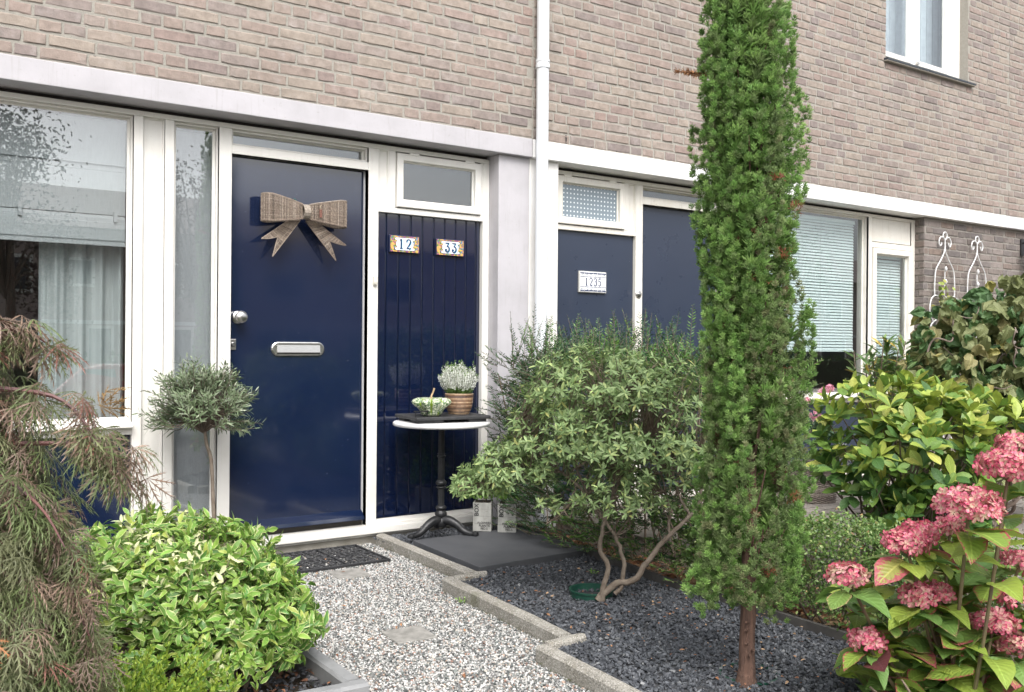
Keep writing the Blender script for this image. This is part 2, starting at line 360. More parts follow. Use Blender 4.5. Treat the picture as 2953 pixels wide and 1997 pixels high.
# brick shapes, shared
def brick_mesh(name, L, Hh, m, rng, d=.03):
    hx, hz = L / 2, Hh / 2; j = lambda s: rng.normal(0, s)
    per = [(-hx, -hz), (-hx * .35, -hz), (hx * .35, -hz), (hx, -hz), (hx, 0), (hx, hz), (hx * .35, hz), (-hx * .35, hz), (-hx, hz), (-hx, 0)]
    fr = []; bk = []
    for x, z in per:
        cx = 1 if abs(abs(x) - hx) < 1e-6 and abs(abs(z) - hz) < 1e-6 else 0
        ix = .0014 + .002 * cx + abs(j(.0018)); iz = .0012 + .0025 * cx + abs(j(.0026))
        fr.append([x - np.sign(x) * (ix if abs(abs(x) - hx) < 1e-6 else 0) + j(.0008), j(.0006), z - np.sign(z) * iz + j(.0006)])
        bk.append([x + j(.0012), .0022, z + j(.0014)])
    base = [[x, d, z] for x, z in per]
    g = G(); g.rings([np.array(fr), np.array(bk), np.array(base)], True, True, False)
    return make_mesh(name, np.vstack(g.v), [np.vstack(f) for f in g.f.values()], m)
brng = np.random.default_rng(11)
BM = {}
for kind_, m_ in (('n', BRICK), ('d', DBRICK)):
    BM[kind_, 'S'] = [brick_mesh("brick_stretcher", .202, .0505, m_, brng) for _ in range(12)]
    BM[kind_, 'H'] = [brick_mesh("brick_header", .0945, .0505, m_, brng) for _ in range(8)]
PITCH = .0652
def lay(rng, x0, x1, z0, z1, skip=()):
    out = []
    k = 0
    while z0 + k * PITCH + .06 < z1 + .01:
        z = z0 + k * PITCH + .033; x = x0 - rng.uniform(0, .18); run = 0
        while x < x1:
            h = rng.random() < (.34 if run < 2 else .75); run = 0 if h else run + 1
            L = .0945 if h else .202; cx = x + L / 2
            a, b = x, x + L
            if a >= x0 - .004 and b <= x1 + .004 and not any(sx0 < b and a < sx1 and sz0 < z and z < sz1 for sx0, sx1, sz0, sz1 in skip):
                out.append((cx, z + rng.normal(0, .0012), 'H' if h else 'S'))
            elif not any(sx0 < b and a < sx1 and sz0 < z and z < sz1 for sx0, sx1, sz0, sz1 in skip):
                a2, b2 = max(a, x0), min(b, x1)
                if b2 - a2 > .03: out.append(((a2 + b2) / 2, z, ('C', b2 - a2)))
            else:                                        # cut bricks beside an opening
                for sx0, sx1, sz0, sz1 in skip:
                    if sx0 < b and a < sx1 and sz0 < z and z < sz1:
                        if a < sx0 - .03: out.append(((max(a, x0) + sx0) / 2, z, ('C', sx0 - max(a, x0) - .002)))
                        if b > sx1 + .03: out.append(((min(b, x1) + sx1) / 2, z, ('C', min(b, x1) - sx1 - .002)))
            x += L + .0138 + rng.normal(0, .0012)
        k += 1
    return out
def brick_wall(root, wall, bricks, y, kind, limit, rng, massmat):
    P = np.array([[b[0], y, b[1]] for b in bricks]); vis = inview(P, .01); dist = np.linalg.norm(P - CAM, axis=1)
    order = sorted(range(len(bricks)), key=lambda i: (not vis[i], dist[i])); rw = org(wall); gm = G()
    for rank, i in enumerate(order):
        cx, cz, t = bricks[i]; yy = y + rng.normal(0, .0011)
        if isinstance(t, tuple): me = BM[kind, 'S' if t[1] > .15 else 'H'][rng.integers(8)]; sx = t[1] / (.202 if t[1] > .15 else .0945)
        else: me = BM[kind, t][rng.integers(len(BM[kind, t]))]; sx = 1
        flip = rng.random() < .5
        if rank < limit and vis[i]:
            o = put("brick", me, wall, (cx - rw[0], yy - rw[1], cz - rw[2]), (0, R(rng.normal(0, .25)), 0), (sx, 1, 1))
        else:
            V = np.empty(len(me.vertices) * 3, np.float32); me.vertices.foreach_get("co", V); V = V.reshape(-1, 3) * [sx, 1, 1] + [cx, yy, cz]
            Fs = {}
            for p in me.polygons: Fs.setdefault(len(p.vertices), []).append(list(p.vertices))
            gm.add(V, [np.array(f) for f in Fs.values()], np.full(3, rng.random()))
    if gm.n: gm.obj("brickwork", massmat, wall, kind="stuff")

# ------------------------------------------------------------------ the two houses (mirror images about the party wall at x = 3.525)
GL_PROF = [(0, 0), (0, .022), (.010, .022), (.010, .048), (.022, .052), (.022, .062)]
def house_front(root, mirror, W, door_m, panel_m, pier_m, lintel_m, x_l0, x_l1):
    X = (lambda x: 7.05 - x) if mirror else (lambda x: x)
    def bx(g, x0, x1, *a): a0, a1 = sorted((X(x0), X(x1))); g.box(a0, a1, *a)
    def fr(g, x0, x1, z0, z1, prof): a0, a1 = sorted((X(x0), X(x1))); g.frame(a0, a1, z0, z1, prof)
    parts = {}
    # posts, head, sill: each piece of timber its own part
    for x0, x1, z0, z1 in [(-.97, -.91, .04, 2.286), (-.31, -.26, .04, 2.286), (1.11, 1.157, .04, 2.286), (1.265, 1.312, .04, 2.286), (1.548, 1.617, .04, 2.286), (2.433, 2.50, .04, 2.286), (3.24, 3.287, .04, 2.286)]:
        g = G(); bx(g, x0, x1, 0, .12, z0, z1); g.obj("frame_post", W, root, bevel=.003)
    g = G(); bx(g, -.97, 3.287, -.001, .12, 2.2862, 2.313); g.obj("frame_head", W, root, bevel=.003)
    g = G(); bx(g, -.97, 3.287, -.055, .14, 0.0, .040); bx(g, -.97, 3.287, -.02, .14, -.02, 0.0); g.obj("frame_sill", W, root, bevel=.004)
    g = G(); bx(g, -.97, 3.287, -.012, .25, -.3, -.0202); g.obj("concrete_plinth", CONC, root)
    # rails
    for x0, x1, z0, z1 in [(1.617, 2.433, 2.1515, 2.1985), (2.50, 3.24, 1.912, 1.946), (-.26, 1.11, .645, .683), (-.91, -.31, 2.02, 2.07), (-.91, -.31, .645, .683)]:
        g = G(); bx(g, x0, x1, .0015, .12, z0, z1); g.obj("frame_rail", W, root, bevel=.003)
    for x0, x1 in [(-.26, 1.11), (-.91, -.31)]:
        g = G(); a0, a1 = sorted((X(x0), X(x1)))
        g.hexa(np.array([[a0, -.045, .684], [a1, -.045, .684], [a1, .062, .684], [a0, .062, .684], [a0, -.045, .700], [a1, -.045, .700], [a1, .062, .724], [a0, .062, .724]]))
        g.obj("window_sill", W, root, bevel=.003)
    def window(x0, x1, z0, z1, prof, glass, name="window"):
        g = G(); fr(g, x0, x1, z0, z1, prof); w = g.obj(name, W, root)
        i, y = prof[-1]; g = G(); bx(g, x0 + i, x1 - i, y - .008, y - .004, z0 + i, z1 - i); g.obj("pane", glass, w); return w
    window(-.26, 1.11, .712, 2.286, GL_PROF, GLASS)
    window(1.312, 1.548, .10, 2.286, GL_PROF, GLASS)
    g = G(); bx(g, 1.312, 1.548, .0015, .12, .041, .10); g.obj("frame_rail", W, root, bevel=.003)
    window(1.617, 2.433, 2.1985, 2.286, [(0, .001), (0, .02), (.012, .02), (.012, .05), (.020, .056), (.020, .075)], GLASSD, "transom_window")
    # narrow sunk panels
    g = G(); fr(g, 1.157, 1.265, .041, 2.286, [(0, .001), (0, .014), (.007, .016), (.009, .024)]); bx(g, 1.164, 1.258, .0235, .03, .048, 2.279); g.obj("sunk_panel", W, root)
    g = G(); fr(g, 2.50, 2.568, 1.946, 2.286, [(0, .001), (0, .004), (.006, .006), (.009, .018)]); bx(g, 2.507, 2.561, .0175, .03, 1.953, 2.279); g.obj("sunk_panel", W, root)
    g = G(); bx(g, 2.568, 2.612, .001, .12, 1.946, 2.286); g.obj("frame_post", W, root, bevel=.002)
    g = G(); bx(g, 3.222, 3.24, .004, .12, 1.946, 2.286); g.obj("frame_post", W, root, bevel=.002)
    # hopper window: sash standing a little proud, dark gap round it
    g = G(); bx(g, 2.612, 3.222, .03, .034, 1.946, 2.286); g.obj("gap", GAP, root)
    g = G(); a0, a1 = sorted((X(2.617), X(3.217)))
    g.frame(a0, a1, 1.951, 2.277, [(0, .029), (0, -.010), (.004, -.013), (.040, -.013), (.043, -.010), (.043, .012), (.052, .016), (.052, .026)]); sash = g.obj("hopper_window", W, root)
    g = G(); g.box(a0 + .05, a1 - .05, .018, .022, 2.001, 2.228); g.obj("pane", GLASSD if not mirror else MATS.get("dotted_glass") or dotted(), sash)
    for hx in (2.70, 3.10):
        g = G(); bx(g, hx, hx + .065, -.017, .0, 2.270, 2.284); g.obj("hinge", W, sash, bevel=.002)
    # door leaf with drip rail
    g = G(); bx(g, 1.625, 2.4215, .05, .092, .10, 2.148); d = g.obj("door", door_m, root, bevel=.003)
    g = G(); a0, a1 = sorted((X(1.630), X(2.425)))
    g.hexa(np.array([[a0, .002, .078], [a1, .002, .078], [a1, .0495, .078], [a0, .0495, .078], [a0, .010, .100], [a1, .010, .100], [a1, .0495, .134], [a0, .0495, .134]])); g.obj("drip_rail", door_m, d, bevel=.003)
    g = G(); fr(g, 1.617, 2.433, .041, 2.1515, [(0, .001), (0, .046)]); g.obj("door_lining", W, root)
    g = G(); bx(g, 2.4225, 2.4325, .044, .06, .10, 2.15); g.obj("weather_strip", mat("grey_seal", (.45, .46, .47), .5), d)
    g = G(); bx(g, 1.617, 2.433, .056, .30, .04, .0995); g.obj("threshold", mat("dark_threshold", (.05, .045, .04), .7), root)
    parts['door'] = d
    # lower navy panel under the big window
    for x0, x1 in [(-.26, 1.11), (-.91, -.31)]:
        g = G(); bx(g, x0, x1, .028, .10, .041, .644); g.obj("lower_panel", panel_m if mirror else NAVY, root)
    # casement end bay
    g = G(); fr(g, -.91, -.31, 2.075, 2.286, [(0, .0), (0, .012), (.006, .014)]); bx(g, -.904, -.316, .0135, .03, 2.081, 2.28); g.obj("top_panel", W, root)
    g = G(); a0, a1 = sorted((X(-.905), X(-.315)))
    g.frame(a0, a1, .70, 2.014, [(0, .03), (0, -.012), (.004, -.015), (.045, -.015), (.048, -.012), (.05, .012), (.06, .018), (.06, .03)]); c_ = g.obj("casement_window", W, root)
    g = G(); g.box(a0 + .058, a1 - .058, .02, .024, .758, 1.956); g.obj("pane", GLASS, c_)
    # lintel and the gap over the frame
    g = G(); g.box(x_l0, x_l1, -.15, .09, 2.335, 2.4525); g.obj("lintel", lintel_m, root, bevel=.004)
    g = G(); bx(g, -.97, 3.287, .03, .09, 2.3132, 2.3345); g.obj("gap", GAP, root)
    # half of the party pier
    g = G(); bx(g, 3.2872, 3.5245, -.11, .25, -.1, 2.3345); g.obj("pier", pier_m, root, bevel=.004)
    # room behind
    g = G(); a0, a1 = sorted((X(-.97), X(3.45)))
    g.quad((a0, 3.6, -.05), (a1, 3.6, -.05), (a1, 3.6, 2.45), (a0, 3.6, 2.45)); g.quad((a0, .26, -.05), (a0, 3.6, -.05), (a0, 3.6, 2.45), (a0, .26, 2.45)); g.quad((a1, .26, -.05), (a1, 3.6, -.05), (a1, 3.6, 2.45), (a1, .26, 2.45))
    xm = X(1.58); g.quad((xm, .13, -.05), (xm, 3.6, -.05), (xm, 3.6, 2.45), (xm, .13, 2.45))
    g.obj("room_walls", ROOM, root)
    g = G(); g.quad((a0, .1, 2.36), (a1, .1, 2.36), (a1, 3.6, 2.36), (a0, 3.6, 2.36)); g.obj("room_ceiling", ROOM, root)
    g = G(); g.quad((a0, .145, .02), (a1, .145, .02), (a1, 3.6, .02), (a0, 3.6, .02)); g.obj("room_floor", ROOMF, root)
    return parts, X
def dotted():
    """frosted glass film with a grid of clear-white dots"""
    m, n, l, p = _new("dotted_glass")
    tc = n.new("ShaderNodeTexCoord"); mp = n.new("ShaderNodeMapping"); mp.inputs["Scale"].default_value = (33, 1, 33); l.new(tc.outputs["Object"], mp.inputs[0])
    fr = n.new("ShaderNodeVectorMath"); fr.operation = 'FRACTION'; l.new(mp.outputs[0], fr.inputs[0])
    sb = n.new("ShaderNodeVectorMath"); sb.operation = 'SUBTRACT'; l.new(fr.outputs[0], sb.inputs[0]); sb.inputs[1].default_value = (.5, 0, .5)
    ml = n.new("ShaderNodeVectorMath"); ml.operation = 'MULTIPLY'; l.new(sb.outputs[0], ml.inputs[0]); ml.inputs[1].default_value = (1, 0, 1)
    ln = n.new("ShaderNodeVectorMath"); ln.operation = 'LENGTH'; l.new(ml.outputs[0], ln.inputs[0])
    c = lerp_node(n, l, mrange(n, l, ln.outputs["Value"], .15, .22), (.75, .8, .82), (.20, .25, .29)); l.new(c, p.inputs["Base Color"])
    p.inputs["Roughness"].default_value = .12; p.inputs["Specular IOR Level"].default_value = .7; MATS["dotted_glass"] = m; return m

H1 = thing("terraced_house", "pinkish brick terraced house with lilac grey lintel and plain navy front door, number 1233", "house", (1.2, 0, 0), "terraced houses in the row")
H2 = thing("terraced_house", "brick terraced house with bright white lintel and dull navy door behind the cypress, number 1235", "house", (5.8, 0, 0), "terraced houses in the row")
H3 = thing("terraced_house", "brick house end with pale grey lintel at the far right edge", "house", (10.5, 0, 0), "terraced houses in the row")
P1, _ = house_front(H1, False, WHITE, NAVY, NAVYB, LILAC, LILAC, -2.35, 3.522)
P2, _ = house_front(H2, True, WHITE2, NAVY2, NAVY2, PIERW, LWHITE, 3.528, 9.395)
g = G(); g.box(9.401, 14.0, -.15, .09, 2.335, 2.4525); g.obj("lintel", mat("grey_lintel_paint", (.62, .62, .64), .6, (.55, .55, .57), 5), H3, bevel=.004)
# T and G boards of the panel beside door 1
edges = [2.503, 2.567, 2.652, 2.735, 2.817, 2.898, 2.977, 3.057, 3.135, 3.208, 3.238]
for a, b in zip(edges[:-1], edges[1:]):
    g = G(); w = .006
    xs = [(a + .0012, .042), (a + w * .35, .031), (a + w, .030), (b - w * 1.6, .030), (b - w, .0325), (b - w * .8, .030), (b - w * .35, .031), (b - .0012, .042)]
    ring = lambda z: np.array([[x, y, z] for x, y in xs]); g.rings([ring(.077), ring(1.9115)], False); g.obj("board", NAVYB, H1)
g = G(); g.box(2.501, 3.239, .041, .06, .06, 1.9118); g.obj("board_backing", mat("navy_groove", (.004, .008, .03), .5), H1)
g = G(); g.hexa(np.array([[2.5, -.002, .0405], [3.24, -.002, .0405], [3.24, .06, .0405], [2.5, .06, .0405], [2.5, -.002, .055], [3.24, -.002, .055], [3.24, .06, .076], [2.5, .06, .076]])); g.obj("panel_sill", WHITE, H1, bevel=.002)
# plain panel of house 2
g = G(); g.box(3.812, 4.548, .028, .06, .05, 1.9118); g.obj("plain_panel", NAVY2, H2)
# upper walls (mortar face, bricks in front), with the upper window opening of house 2
UW = (7.33, 8.645, 3.672, 5.3)
g = G(); g.box(-3.0, 3.5248, -.1378, .3, 2.453, 6.2); W1 = g.obj("upper_wall", MORT, H1)
g = G(); g.box(3.5252, UW[0], -.1378, .3, 2.453, 6.2); g.box(UW[1], 9.398, -.1378, .3, 2.453, 6.2); g.box(UW[0], UW[1], -.1378, .3, 2.453, UW[2] - .03); g.box(UW[0], UW[1], -.1378, .3, UW[3], 6.2); W2 = g.obj("upper_wall", MORT, H2)
g = G(); g.box(9.4015, 15, -.1378, .3, 2.453, 6.2); W3 = g.obj("upper_wall", MORT, H3)
rb = np.random.default_rng(5)
b1 = lay(rb, -.6, 3.518, 2.4555, 3.6); brick_wall(H1, W1, b1, -.142, 'n', 300, rb, BRICKS)
b2 = lay(rb, 3.532, 9.394, 2.4555, 4.95, skip=[(UW[0], UW[1], UW[2] - .035, 9)]); brick_wall(H2, W2, b2, -.142, 'n', 230, rb, BRICKS)
b3 = lay(rb, 9.405, 11.2, 2.4555, 4.95); brick_wall(H3, W3, b3, -.142, 'n', 60, rb, BRICKS)
for hx in (.895, 1.894, 3.083):
    g = G(); g.box(hx - .006, hx + .006, -.1405, -.13, 2.462, 2.515); g.obj("weep_hole", GAP, W1)
for hx in (3.80, 4.02, 4.24, 8.10, 9.25):
    g = G(); g.box(hx - .006, hx + .006, -.1405, -.13, 2.462, 2.515); g.obj("weep_hole", GAP, W2)
# dark brick bay at the right end of house 2, under the lintel
g = G(); g.box(8.022, 9.398, -.0905, .3, -.1, 2.3345); W4 = g.obj("dark_brick_wall", DMORT, H2)
b4 = lay(rb, 8.024, 9.396, .62, 2.335); brick_wall(H2, W4, b4, -.095, 'd', 70, rb, DBRICKS)
# bricks on the return face, turned round the corner
gr = G(); k = 0
while .62 + k * PITCH < 2.30:
    z = .62 + k * PITCH + .033
    if k % 2 == 0: gr.box(8.0135, 8.03, -.092, -.0, z - .026, z + .026, np.full(3, rb.random()))
    else: gr.box(8.0135, 8.03, -.092, -.045, z - .026, z + .026, np.full(3, rb.random())); gr.box(8.0135, 8.03, -.035, -.0, z - .026, z + .026, np.full(3, rb.random()))
    k += 1
gr.obj("corner_bricks", DBRICKS, W4, bevel=.003, kind="stuff", seg=1)
g = G(); g.box(9.4015, 12, -.0905, .3, -.1, 2.3345); W5 = g.obj("dark_brick_wall", DMORT, H3)
b5 = lay(rb, 9.404, 10.6, .62, 2.335); brick_wall(H3, W5, b5, -.095, 'd', 20, rb, DBRICKS)
# upper window of house 2
x0, x1, z0, z1 = UW; yw = -.055
g = G(); g.frame(x0, x1, z0, z1, [(0, yw + .05), (0, yw), (.05, yw), (.05, yw + .01)]); uw = g.obj("upper_window", WHITE, H2)
for a, b in [(x0 + .05, 7.83), (7.915, 8.42)]:
    g = G(); g.frame(a, b, z0 + .05, z1 - .05, [(0, yw + .03), (0, yw - .012), (.045, yw - .012), (.047, yw + .0), (.055, yw + .012)]); g.obj("sash", WHITE, uw, bevel=.002)
    g = G(); g.box(a + .053, b - .053, yw + .006, yw + .010, z0 + .103, z1 - .103); g.obj("pane", GLASSD, uw)
g = G(); g.box(7.8305, 7.9145, yw - .004, yw + .05, z0 + .0505, z1 - .05); g.box(8.4205, x1 - .0505, yw - .004, yw + .05, z0 + .0505, z1 - .05); g.obj("mullion", WHITE, uw, bevel=.002)
g = G(); g.box(7.905, 7.935, yw - .03, yw - .013, z0 + .055, z0 + .075); g.obj("catch", STEEL, uw)
for k in range(9):
    a = 7.30 + k * .158; g = G()
    g.hexa(np.array([[a, -.185, 3.640], [a + .152, -.185, 3.640], [a + .152, -.05, 3.640], [a, -.05, 3.640], [a, -.185, 3.658], [a + .152, -.185, 3.658], [a + .152, -.05, 3.670], [a, -.05, 3.670]])); g.obj("sill_tile", mat("slate_sill", (.035, .042, .052), .45, (.055, .062, .07), 30), uw, bevel=.002)
g = G(); g.box(7.30, 8.71, -.18, -.06, 3.632, 3.6395); g.obj("sill_bed", MORT, uw)
g = G()
for k in range(26):
    xx = 7.36 + k * .05; g.add([[xx, .12 + .02 * (k % 2), 3.7], [xx + .05, .12 + .02 * ((k + 1) % 2), 3.7], [xx + .05, .12 + .02 * ((k + 1) % 2), 5.2], [xx, .12 + .02 * (k % 2), 5.2]], np.array([[0, 1, 2, 3]]))
tag(g.obj("curtain", attr := mat("net_curtain", (.58, .62, .66), .9, (.50, .53, .58), 20)), "pale net curtain behind the upper right window", "curtain")
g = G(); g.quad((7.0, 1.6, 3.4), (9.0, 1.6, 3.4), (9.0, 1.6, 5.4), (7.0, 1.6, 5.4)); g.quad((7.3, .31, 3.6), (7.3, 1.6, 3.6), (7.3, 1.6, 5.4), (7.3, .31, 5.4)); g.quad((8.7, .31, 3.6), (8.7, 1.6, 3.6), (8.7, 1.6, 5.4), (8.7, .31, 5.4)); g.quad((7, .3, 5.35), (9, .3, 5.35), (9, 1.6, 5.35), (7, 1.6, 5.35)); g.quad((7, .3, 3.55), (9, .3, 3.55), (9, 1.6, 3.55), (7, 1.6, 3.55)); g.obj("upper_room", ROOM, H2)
# roofs and flank so that the row reads as a building from the side
TILE = mat("roof_tiles", (.19, .15, .135), .7, (.24, .19, .17), 20, bs=.5, bscale=30)
for root, a, b in ((H1, -3.0, 3.5), (H2, 3.53, 9.39), (H3, 9.41, 15.0)):
    g = G(); V = np.array([[a, -.45, 6.1], [b, -.45, 6.1], [b, 8.0, 6.1], [a, 8.0, 6.1], [a, 3.7, 8.8], [b, 3.7, 8.8], [b, 3.9, 8.8], [a, 3.9, 8.8]]); g.hexa(V); g.obj("roof", TILE, root)
    g = G(); g.box(a, b, 7.4, 7.7, -.2, 6.1); g.obj("rear_wall", MORT, root)
    g = G(); g.box(a, b, .3, 7.4, 2.6, 2.8); g.obj("floor_slab", ROOM, root)
g = G(); g.box(-3.0, -2.75, .3, 7.4, -.2, 6.1); g.box(-3.0, -.97, -.1, .3, -.2, 2.334); g.obj("flank_wall", MORT, H1)
g = G(); g.box(14.75, 15.0, .3, 7.4, -.2, 6.1); g.obj("flank_wall", MORT, H3)

# ------------------------------------------------------------------ door furniture of house 1 (parts of the door)
D1 = P1['door']
def lathe_y(g, prof, cx, cz, n=24, c=None):
    """profile (r, y) turned round an axis along y"""
    th = np.linspace(0, 2 * np.pi, n, endpoint=False)
    g.rings([np.stack([cx + r * np.cos(th), np.full(n, y), cz + r * np.sin(th)], 1) for r, y in prof], True, True, True, c)
g = G(); lathe_y(g, [(.036, .0495), (.036, .044), (.033, .040), (.018, .037), (.016, .020), (.024, .012), (.033, .0), (.035, -.012), (.032, -.022), (.022, -.029), (.008, -.032)], 1.672, 1.262); g.obj("knob", STEEL, D1, smooth=True)
g = G(); g.box(1.627, 1.662, .044, .0495, 1.082, 1.142); lk = g.obj("lock_plate", STEEL, D1, bevel=.003)
g = G(); lathe_y(g, [(.013, .043), (.013, .036), (.010, .034)], 1.645, 1.112); g.obj("lock_cylinder", mat("dark_steel", (.25, .25, .25), .35, metal=1), lk, smooth=False)
def stadium(x0, x1, z0, z1, n=10):
    r = (z1 - z0) / 2; cz = (z0 + z1) / 2; a = np.linspace(-np.pi / 2, np.pi / 2, n); P = [(x1 - r + r * np.cos(t), cz + r * np.sin(t)) for t in a] + [(x0 + r - r * np.cos(t), cz - r * np.sin(t)) for t in a]
    return np.array(P)
g = G(); o_ = stadium(1.861, 2.178, 1.049, 1.128); i_ = stadium(1.867, 2.172, 1.055, 1.122)
rg = lambda P, y: np.stack([P[:, 0], np.full(len(P), y), P[:, 1]], 1)
g.rings([rg(o_, .0495), rg(o_, .041), rg(i_, .0375)], True, False, True); ls = g.obj("letter_plate", STEEL, D1, smooth=False)
g = G(); V = np.array([[1.893, .030, 1.068], [2.150, .030, 1.068], [2.150, .0374, 1.068], [1.893, .0374, 1.068], [1.893, .0355, 1.110], [2.150, .0355, 1.110], [2.150, .0374, 1.110], [1.893, .0374, 1.110]]); g.hexa(V); g.obj("flap", STEEL, ls, bevel=.0015)
g = G(); g.box(1.893, 2.150, .0366, .0374, 1.060, 1.0675); g.obj("slot_gap", GAP, ls)
o_ = stadium(1.4665 - 1.4975, 1.5285 - 1.4975, -.0125, .0125)[:, ::-1] * [1, 1] + [2.476, 1.4975]; i_ = (o_ - [2.476, 1.4975]) * .86 + [2.476, 1.4975]
g = G(); g.rings([rg(o_[::-1], -.0005), rg(o_[::-1], -.016), rg(i_[::-1], -.0205)], True, False, True); bell = g.obj("doorbell", mat("ivory_plastic", (.66, .64, .57), .4), H1)
g = G(); lathe_y(g, [(.0098, -.0205), (.0098, -.0235), (.0075, -.0240)], 2.476, 1.482); g.obj("button", mat("ivory_button", (.50, .48, .42), .4), bell)
# house 2 lock
g = G(); lathe_y(g, [(.026, -.001), (.026, -.008), (.021, -.012), (.011, -.012), (.011, -.018), (.006, -.019)], 4.577, 1.495); g.obj("lock_rose", STEEL, H2, smooth=True)

# ------------------------------------------------------------------ downpipe
dp_ = thing("downpipe", "white round plastic downpipe between the two houses", "drainpipe", (3.560, -.2, -.05))
g = G(); th = 28; g.lathe([(.040, -.05), (.040, 6.2)], 3.560, -.2, th, cap0=False, cap1=False); g.obj("pipe", mat("white_pvc", (.76, .79, .82), .35, (.70, .73, .76), 3, stretch=(1, 1, .2)), dp_, smooth=True)
g = G(); g.lathe([(.0405, 2.90), (.046, 2.903), (.046, 2.925), (.0435, 2.928), (.0435, 2.940), (.046, 2.943), (.046, 2.955), (.0405, 2.958)], 3.560, -.2, th); g.obj("collar", MATS["white_pvc"], dp_)
for z in (.55, 4.4):
    g = G(); g.lathe([(.041, z), (.0445, z), (.0445, z + .03), (.041, z + .03)], 3.560, -.2, th, cap0=False, cap1=False); g.box(3.552, 3.568, -.158, -.10, z + .005, z + .025); g.obj("bracket", MATS["white_pvc"], dp_)

# ------------------------------------------------------------------ wicker bow on the door
WICK = attr_mat("grey_wicker", .75, 0, .3, 300, .35, 120)
bow = thing("wicker_bow", "large grey woven wicker bow hanging on the navy front door", "bow", (2.02, -.02, 1.86))
rw = np.random.default_rng(3)
def wick_c(n=1): return pick(rw, n, [(.27, .215, .17), (.21, .165, .13), (.34, .285, .235), (.15, .115, .09)], [3, 3, 2, 2], .12)
def strand(g, P, r, n=4): g.tube(P, r, n, True, wick_c()[0])
CX, CZ = 2.02, 1.862
for sg in (-1, 1):
    # path of the loop seen from above, from the centre out along the front, round the end, back along the door
    s_ = np.linspace(0, 1, 40); pth = []
    for x in np.linspace(.02, .215, 24): pth.append((x, -.055 - .030 * math.sin(math.pi * min(1, x / .215) * .5)))
    for a in np.linspace(-90, 90, 14)[1:-1]: pth.append((.215 + .034 * math.cos(R(a)), -.040 + .045 * math.sin(R(a))))
    for x in np.linspace(.215, .02, 18): pth.append((x, .005 - .02 * (1 - x / .215)))
    pth = np.array(pth); seg = np.r_[0, np.cumsum(np.linalg.norm(np.diff(pth, axis=0), axis=1))]
    def at(s): return np.array([np.interp(s, seg, pth[:, 0]), np.interp(s, seg, pth[:, 1])])
    hh = lambda x: .034 + .040 * np.clip(x / .2, 0, 1) ** .8
    zc = lambda x: CZ + (.006 if sg < 0 else .004) * x / .2
    g = G(); n_s = int(seg[-1] / .0046)
    for i in range(n_s):
        s = (i + .5) / n_s * seg[-1]; p = at(s); q = at(min(s + .002, seg[-1])) - at(max(s - .002, 0)); nrm = np.array([q[1], -q[0]]); nrm /= np.linalg.norm(nrm) + 1e-9
        h = hh(p[0]); zz = np.linspace(-h, h, 9); off = .0022 * np.cos(np.pi * np.arange(9) / 1.0 + np.pi * (i % 2))
        strand(g, np.stack([CX + sg * (p[0] + nrm[0] * off), p[1] + nrm[1] * off + 0 * zz, zc(p[0]) + zz + rw.normal(0, .0008)], 1), .0019)
    for fr_ in (-.6, -.2, .2, .6):
        pp = np.array([at(s) for s in np.linspace(0, seg[-1], 60)]); g.tube(np.stack([CX + sg * pp[:, 0], pp[:, 1], zc(pp[:, 0]) + fr_ * hh(pp[:, 0])], 1), .0017, 4, True, wick_c()[0])
    lo = g.obj("loop", WICK, bow)
    g = G()
    for e in (-1, 1):
        pp = np.array([at(s) for s in np.linspace(0, seg[-1], 70)])
        for d_ in (0, .005): g.tube(np.stack([CX + sg * pp[:, 0], pp[:, 1] + .001 * d_, zc(pp[:, 0]) + e * (hh(pp[:, 0]) + .001 - d_)], 1), .0032, 5, True, wick_c()[0] * 1.1)
    g.obj("rim", WICK, lo)
    # tail
    P0, TO, TI, Q0 = (np.array([-.085, -.050]), np.array([-.252, -.168]), np.array([-.188, -.262]), np.array([-.018, -.045]))
    if sg > 0: P0, TO, TI, Q0 = (np.array([.080, -.048]), np.array([.250, -.172]), np.array([.188, -.264]), np.array([.012, -.045]))
    g = G(); nt_ = 58
    def tp(t, w): return (P0 + (TO - P0) * t) * (1 - w) + (Q0 + (TI - Q0) * t) * w
    def tpt(t, w, dy=0): p = tp(t, w); return [CX + p[0], -.018 - .028 * t + dy, CZ + p[1]]
    for i in range(nt_):
        t = i / (nt_ - 1); k = max(0, (t - .60) / .40); spans = [(0, 1)] if k == 0 else [(0, .5 - .5 * k), (.5 + .5 * k, 1)]
        for a, b in spans:
            if b - a < .02: continue
            ws = np.linspace(a, b, 7); off = .0016 * np.cos(np.pi * np.arange(7) + np.pi * (i % 2)); strand(g, np.array([tpt(t, w, o) for w, o in zip(ws, off)]), .0020)
    for w in (.25, .75): g.tube(np.array([tpt(t, w + (0), 0) for t in np.linspace(0, .78, 12)]), .0016, 4, True, wick_c()[0])
    g.tube(np.array([tpt(t, .5) for t in np.linspace(0, .6, 10)]), .0016, 4, True, wick_c()[0])
    tl = g.obj("tail", WICK, bow)
    g = G(); c_ = wick_c()[0] * 1.15
    g.tube(np.array([tpt(t, 0) for t in np.linspace(0, 1, 12)]), .003, 5, True, c_); g.tube(np.array([tpt(t, 1) for t in np.linspace(0, 1, 12)]), .003, 5, True, c_)
    g.tube(np.array([tpt(.6 + .4 * k, .5 - .5 * k) for k in np.linspace(0, 1, 8)]), .003, 5, True, c_); g.tube(np.array([tpt(.6 + .4 * k, .5 + .5 * k) for k in np.linspace(0, 1, 8)]), .003, 5, True, c_)
    g.obj("rim", WICK, tl)
g = G()
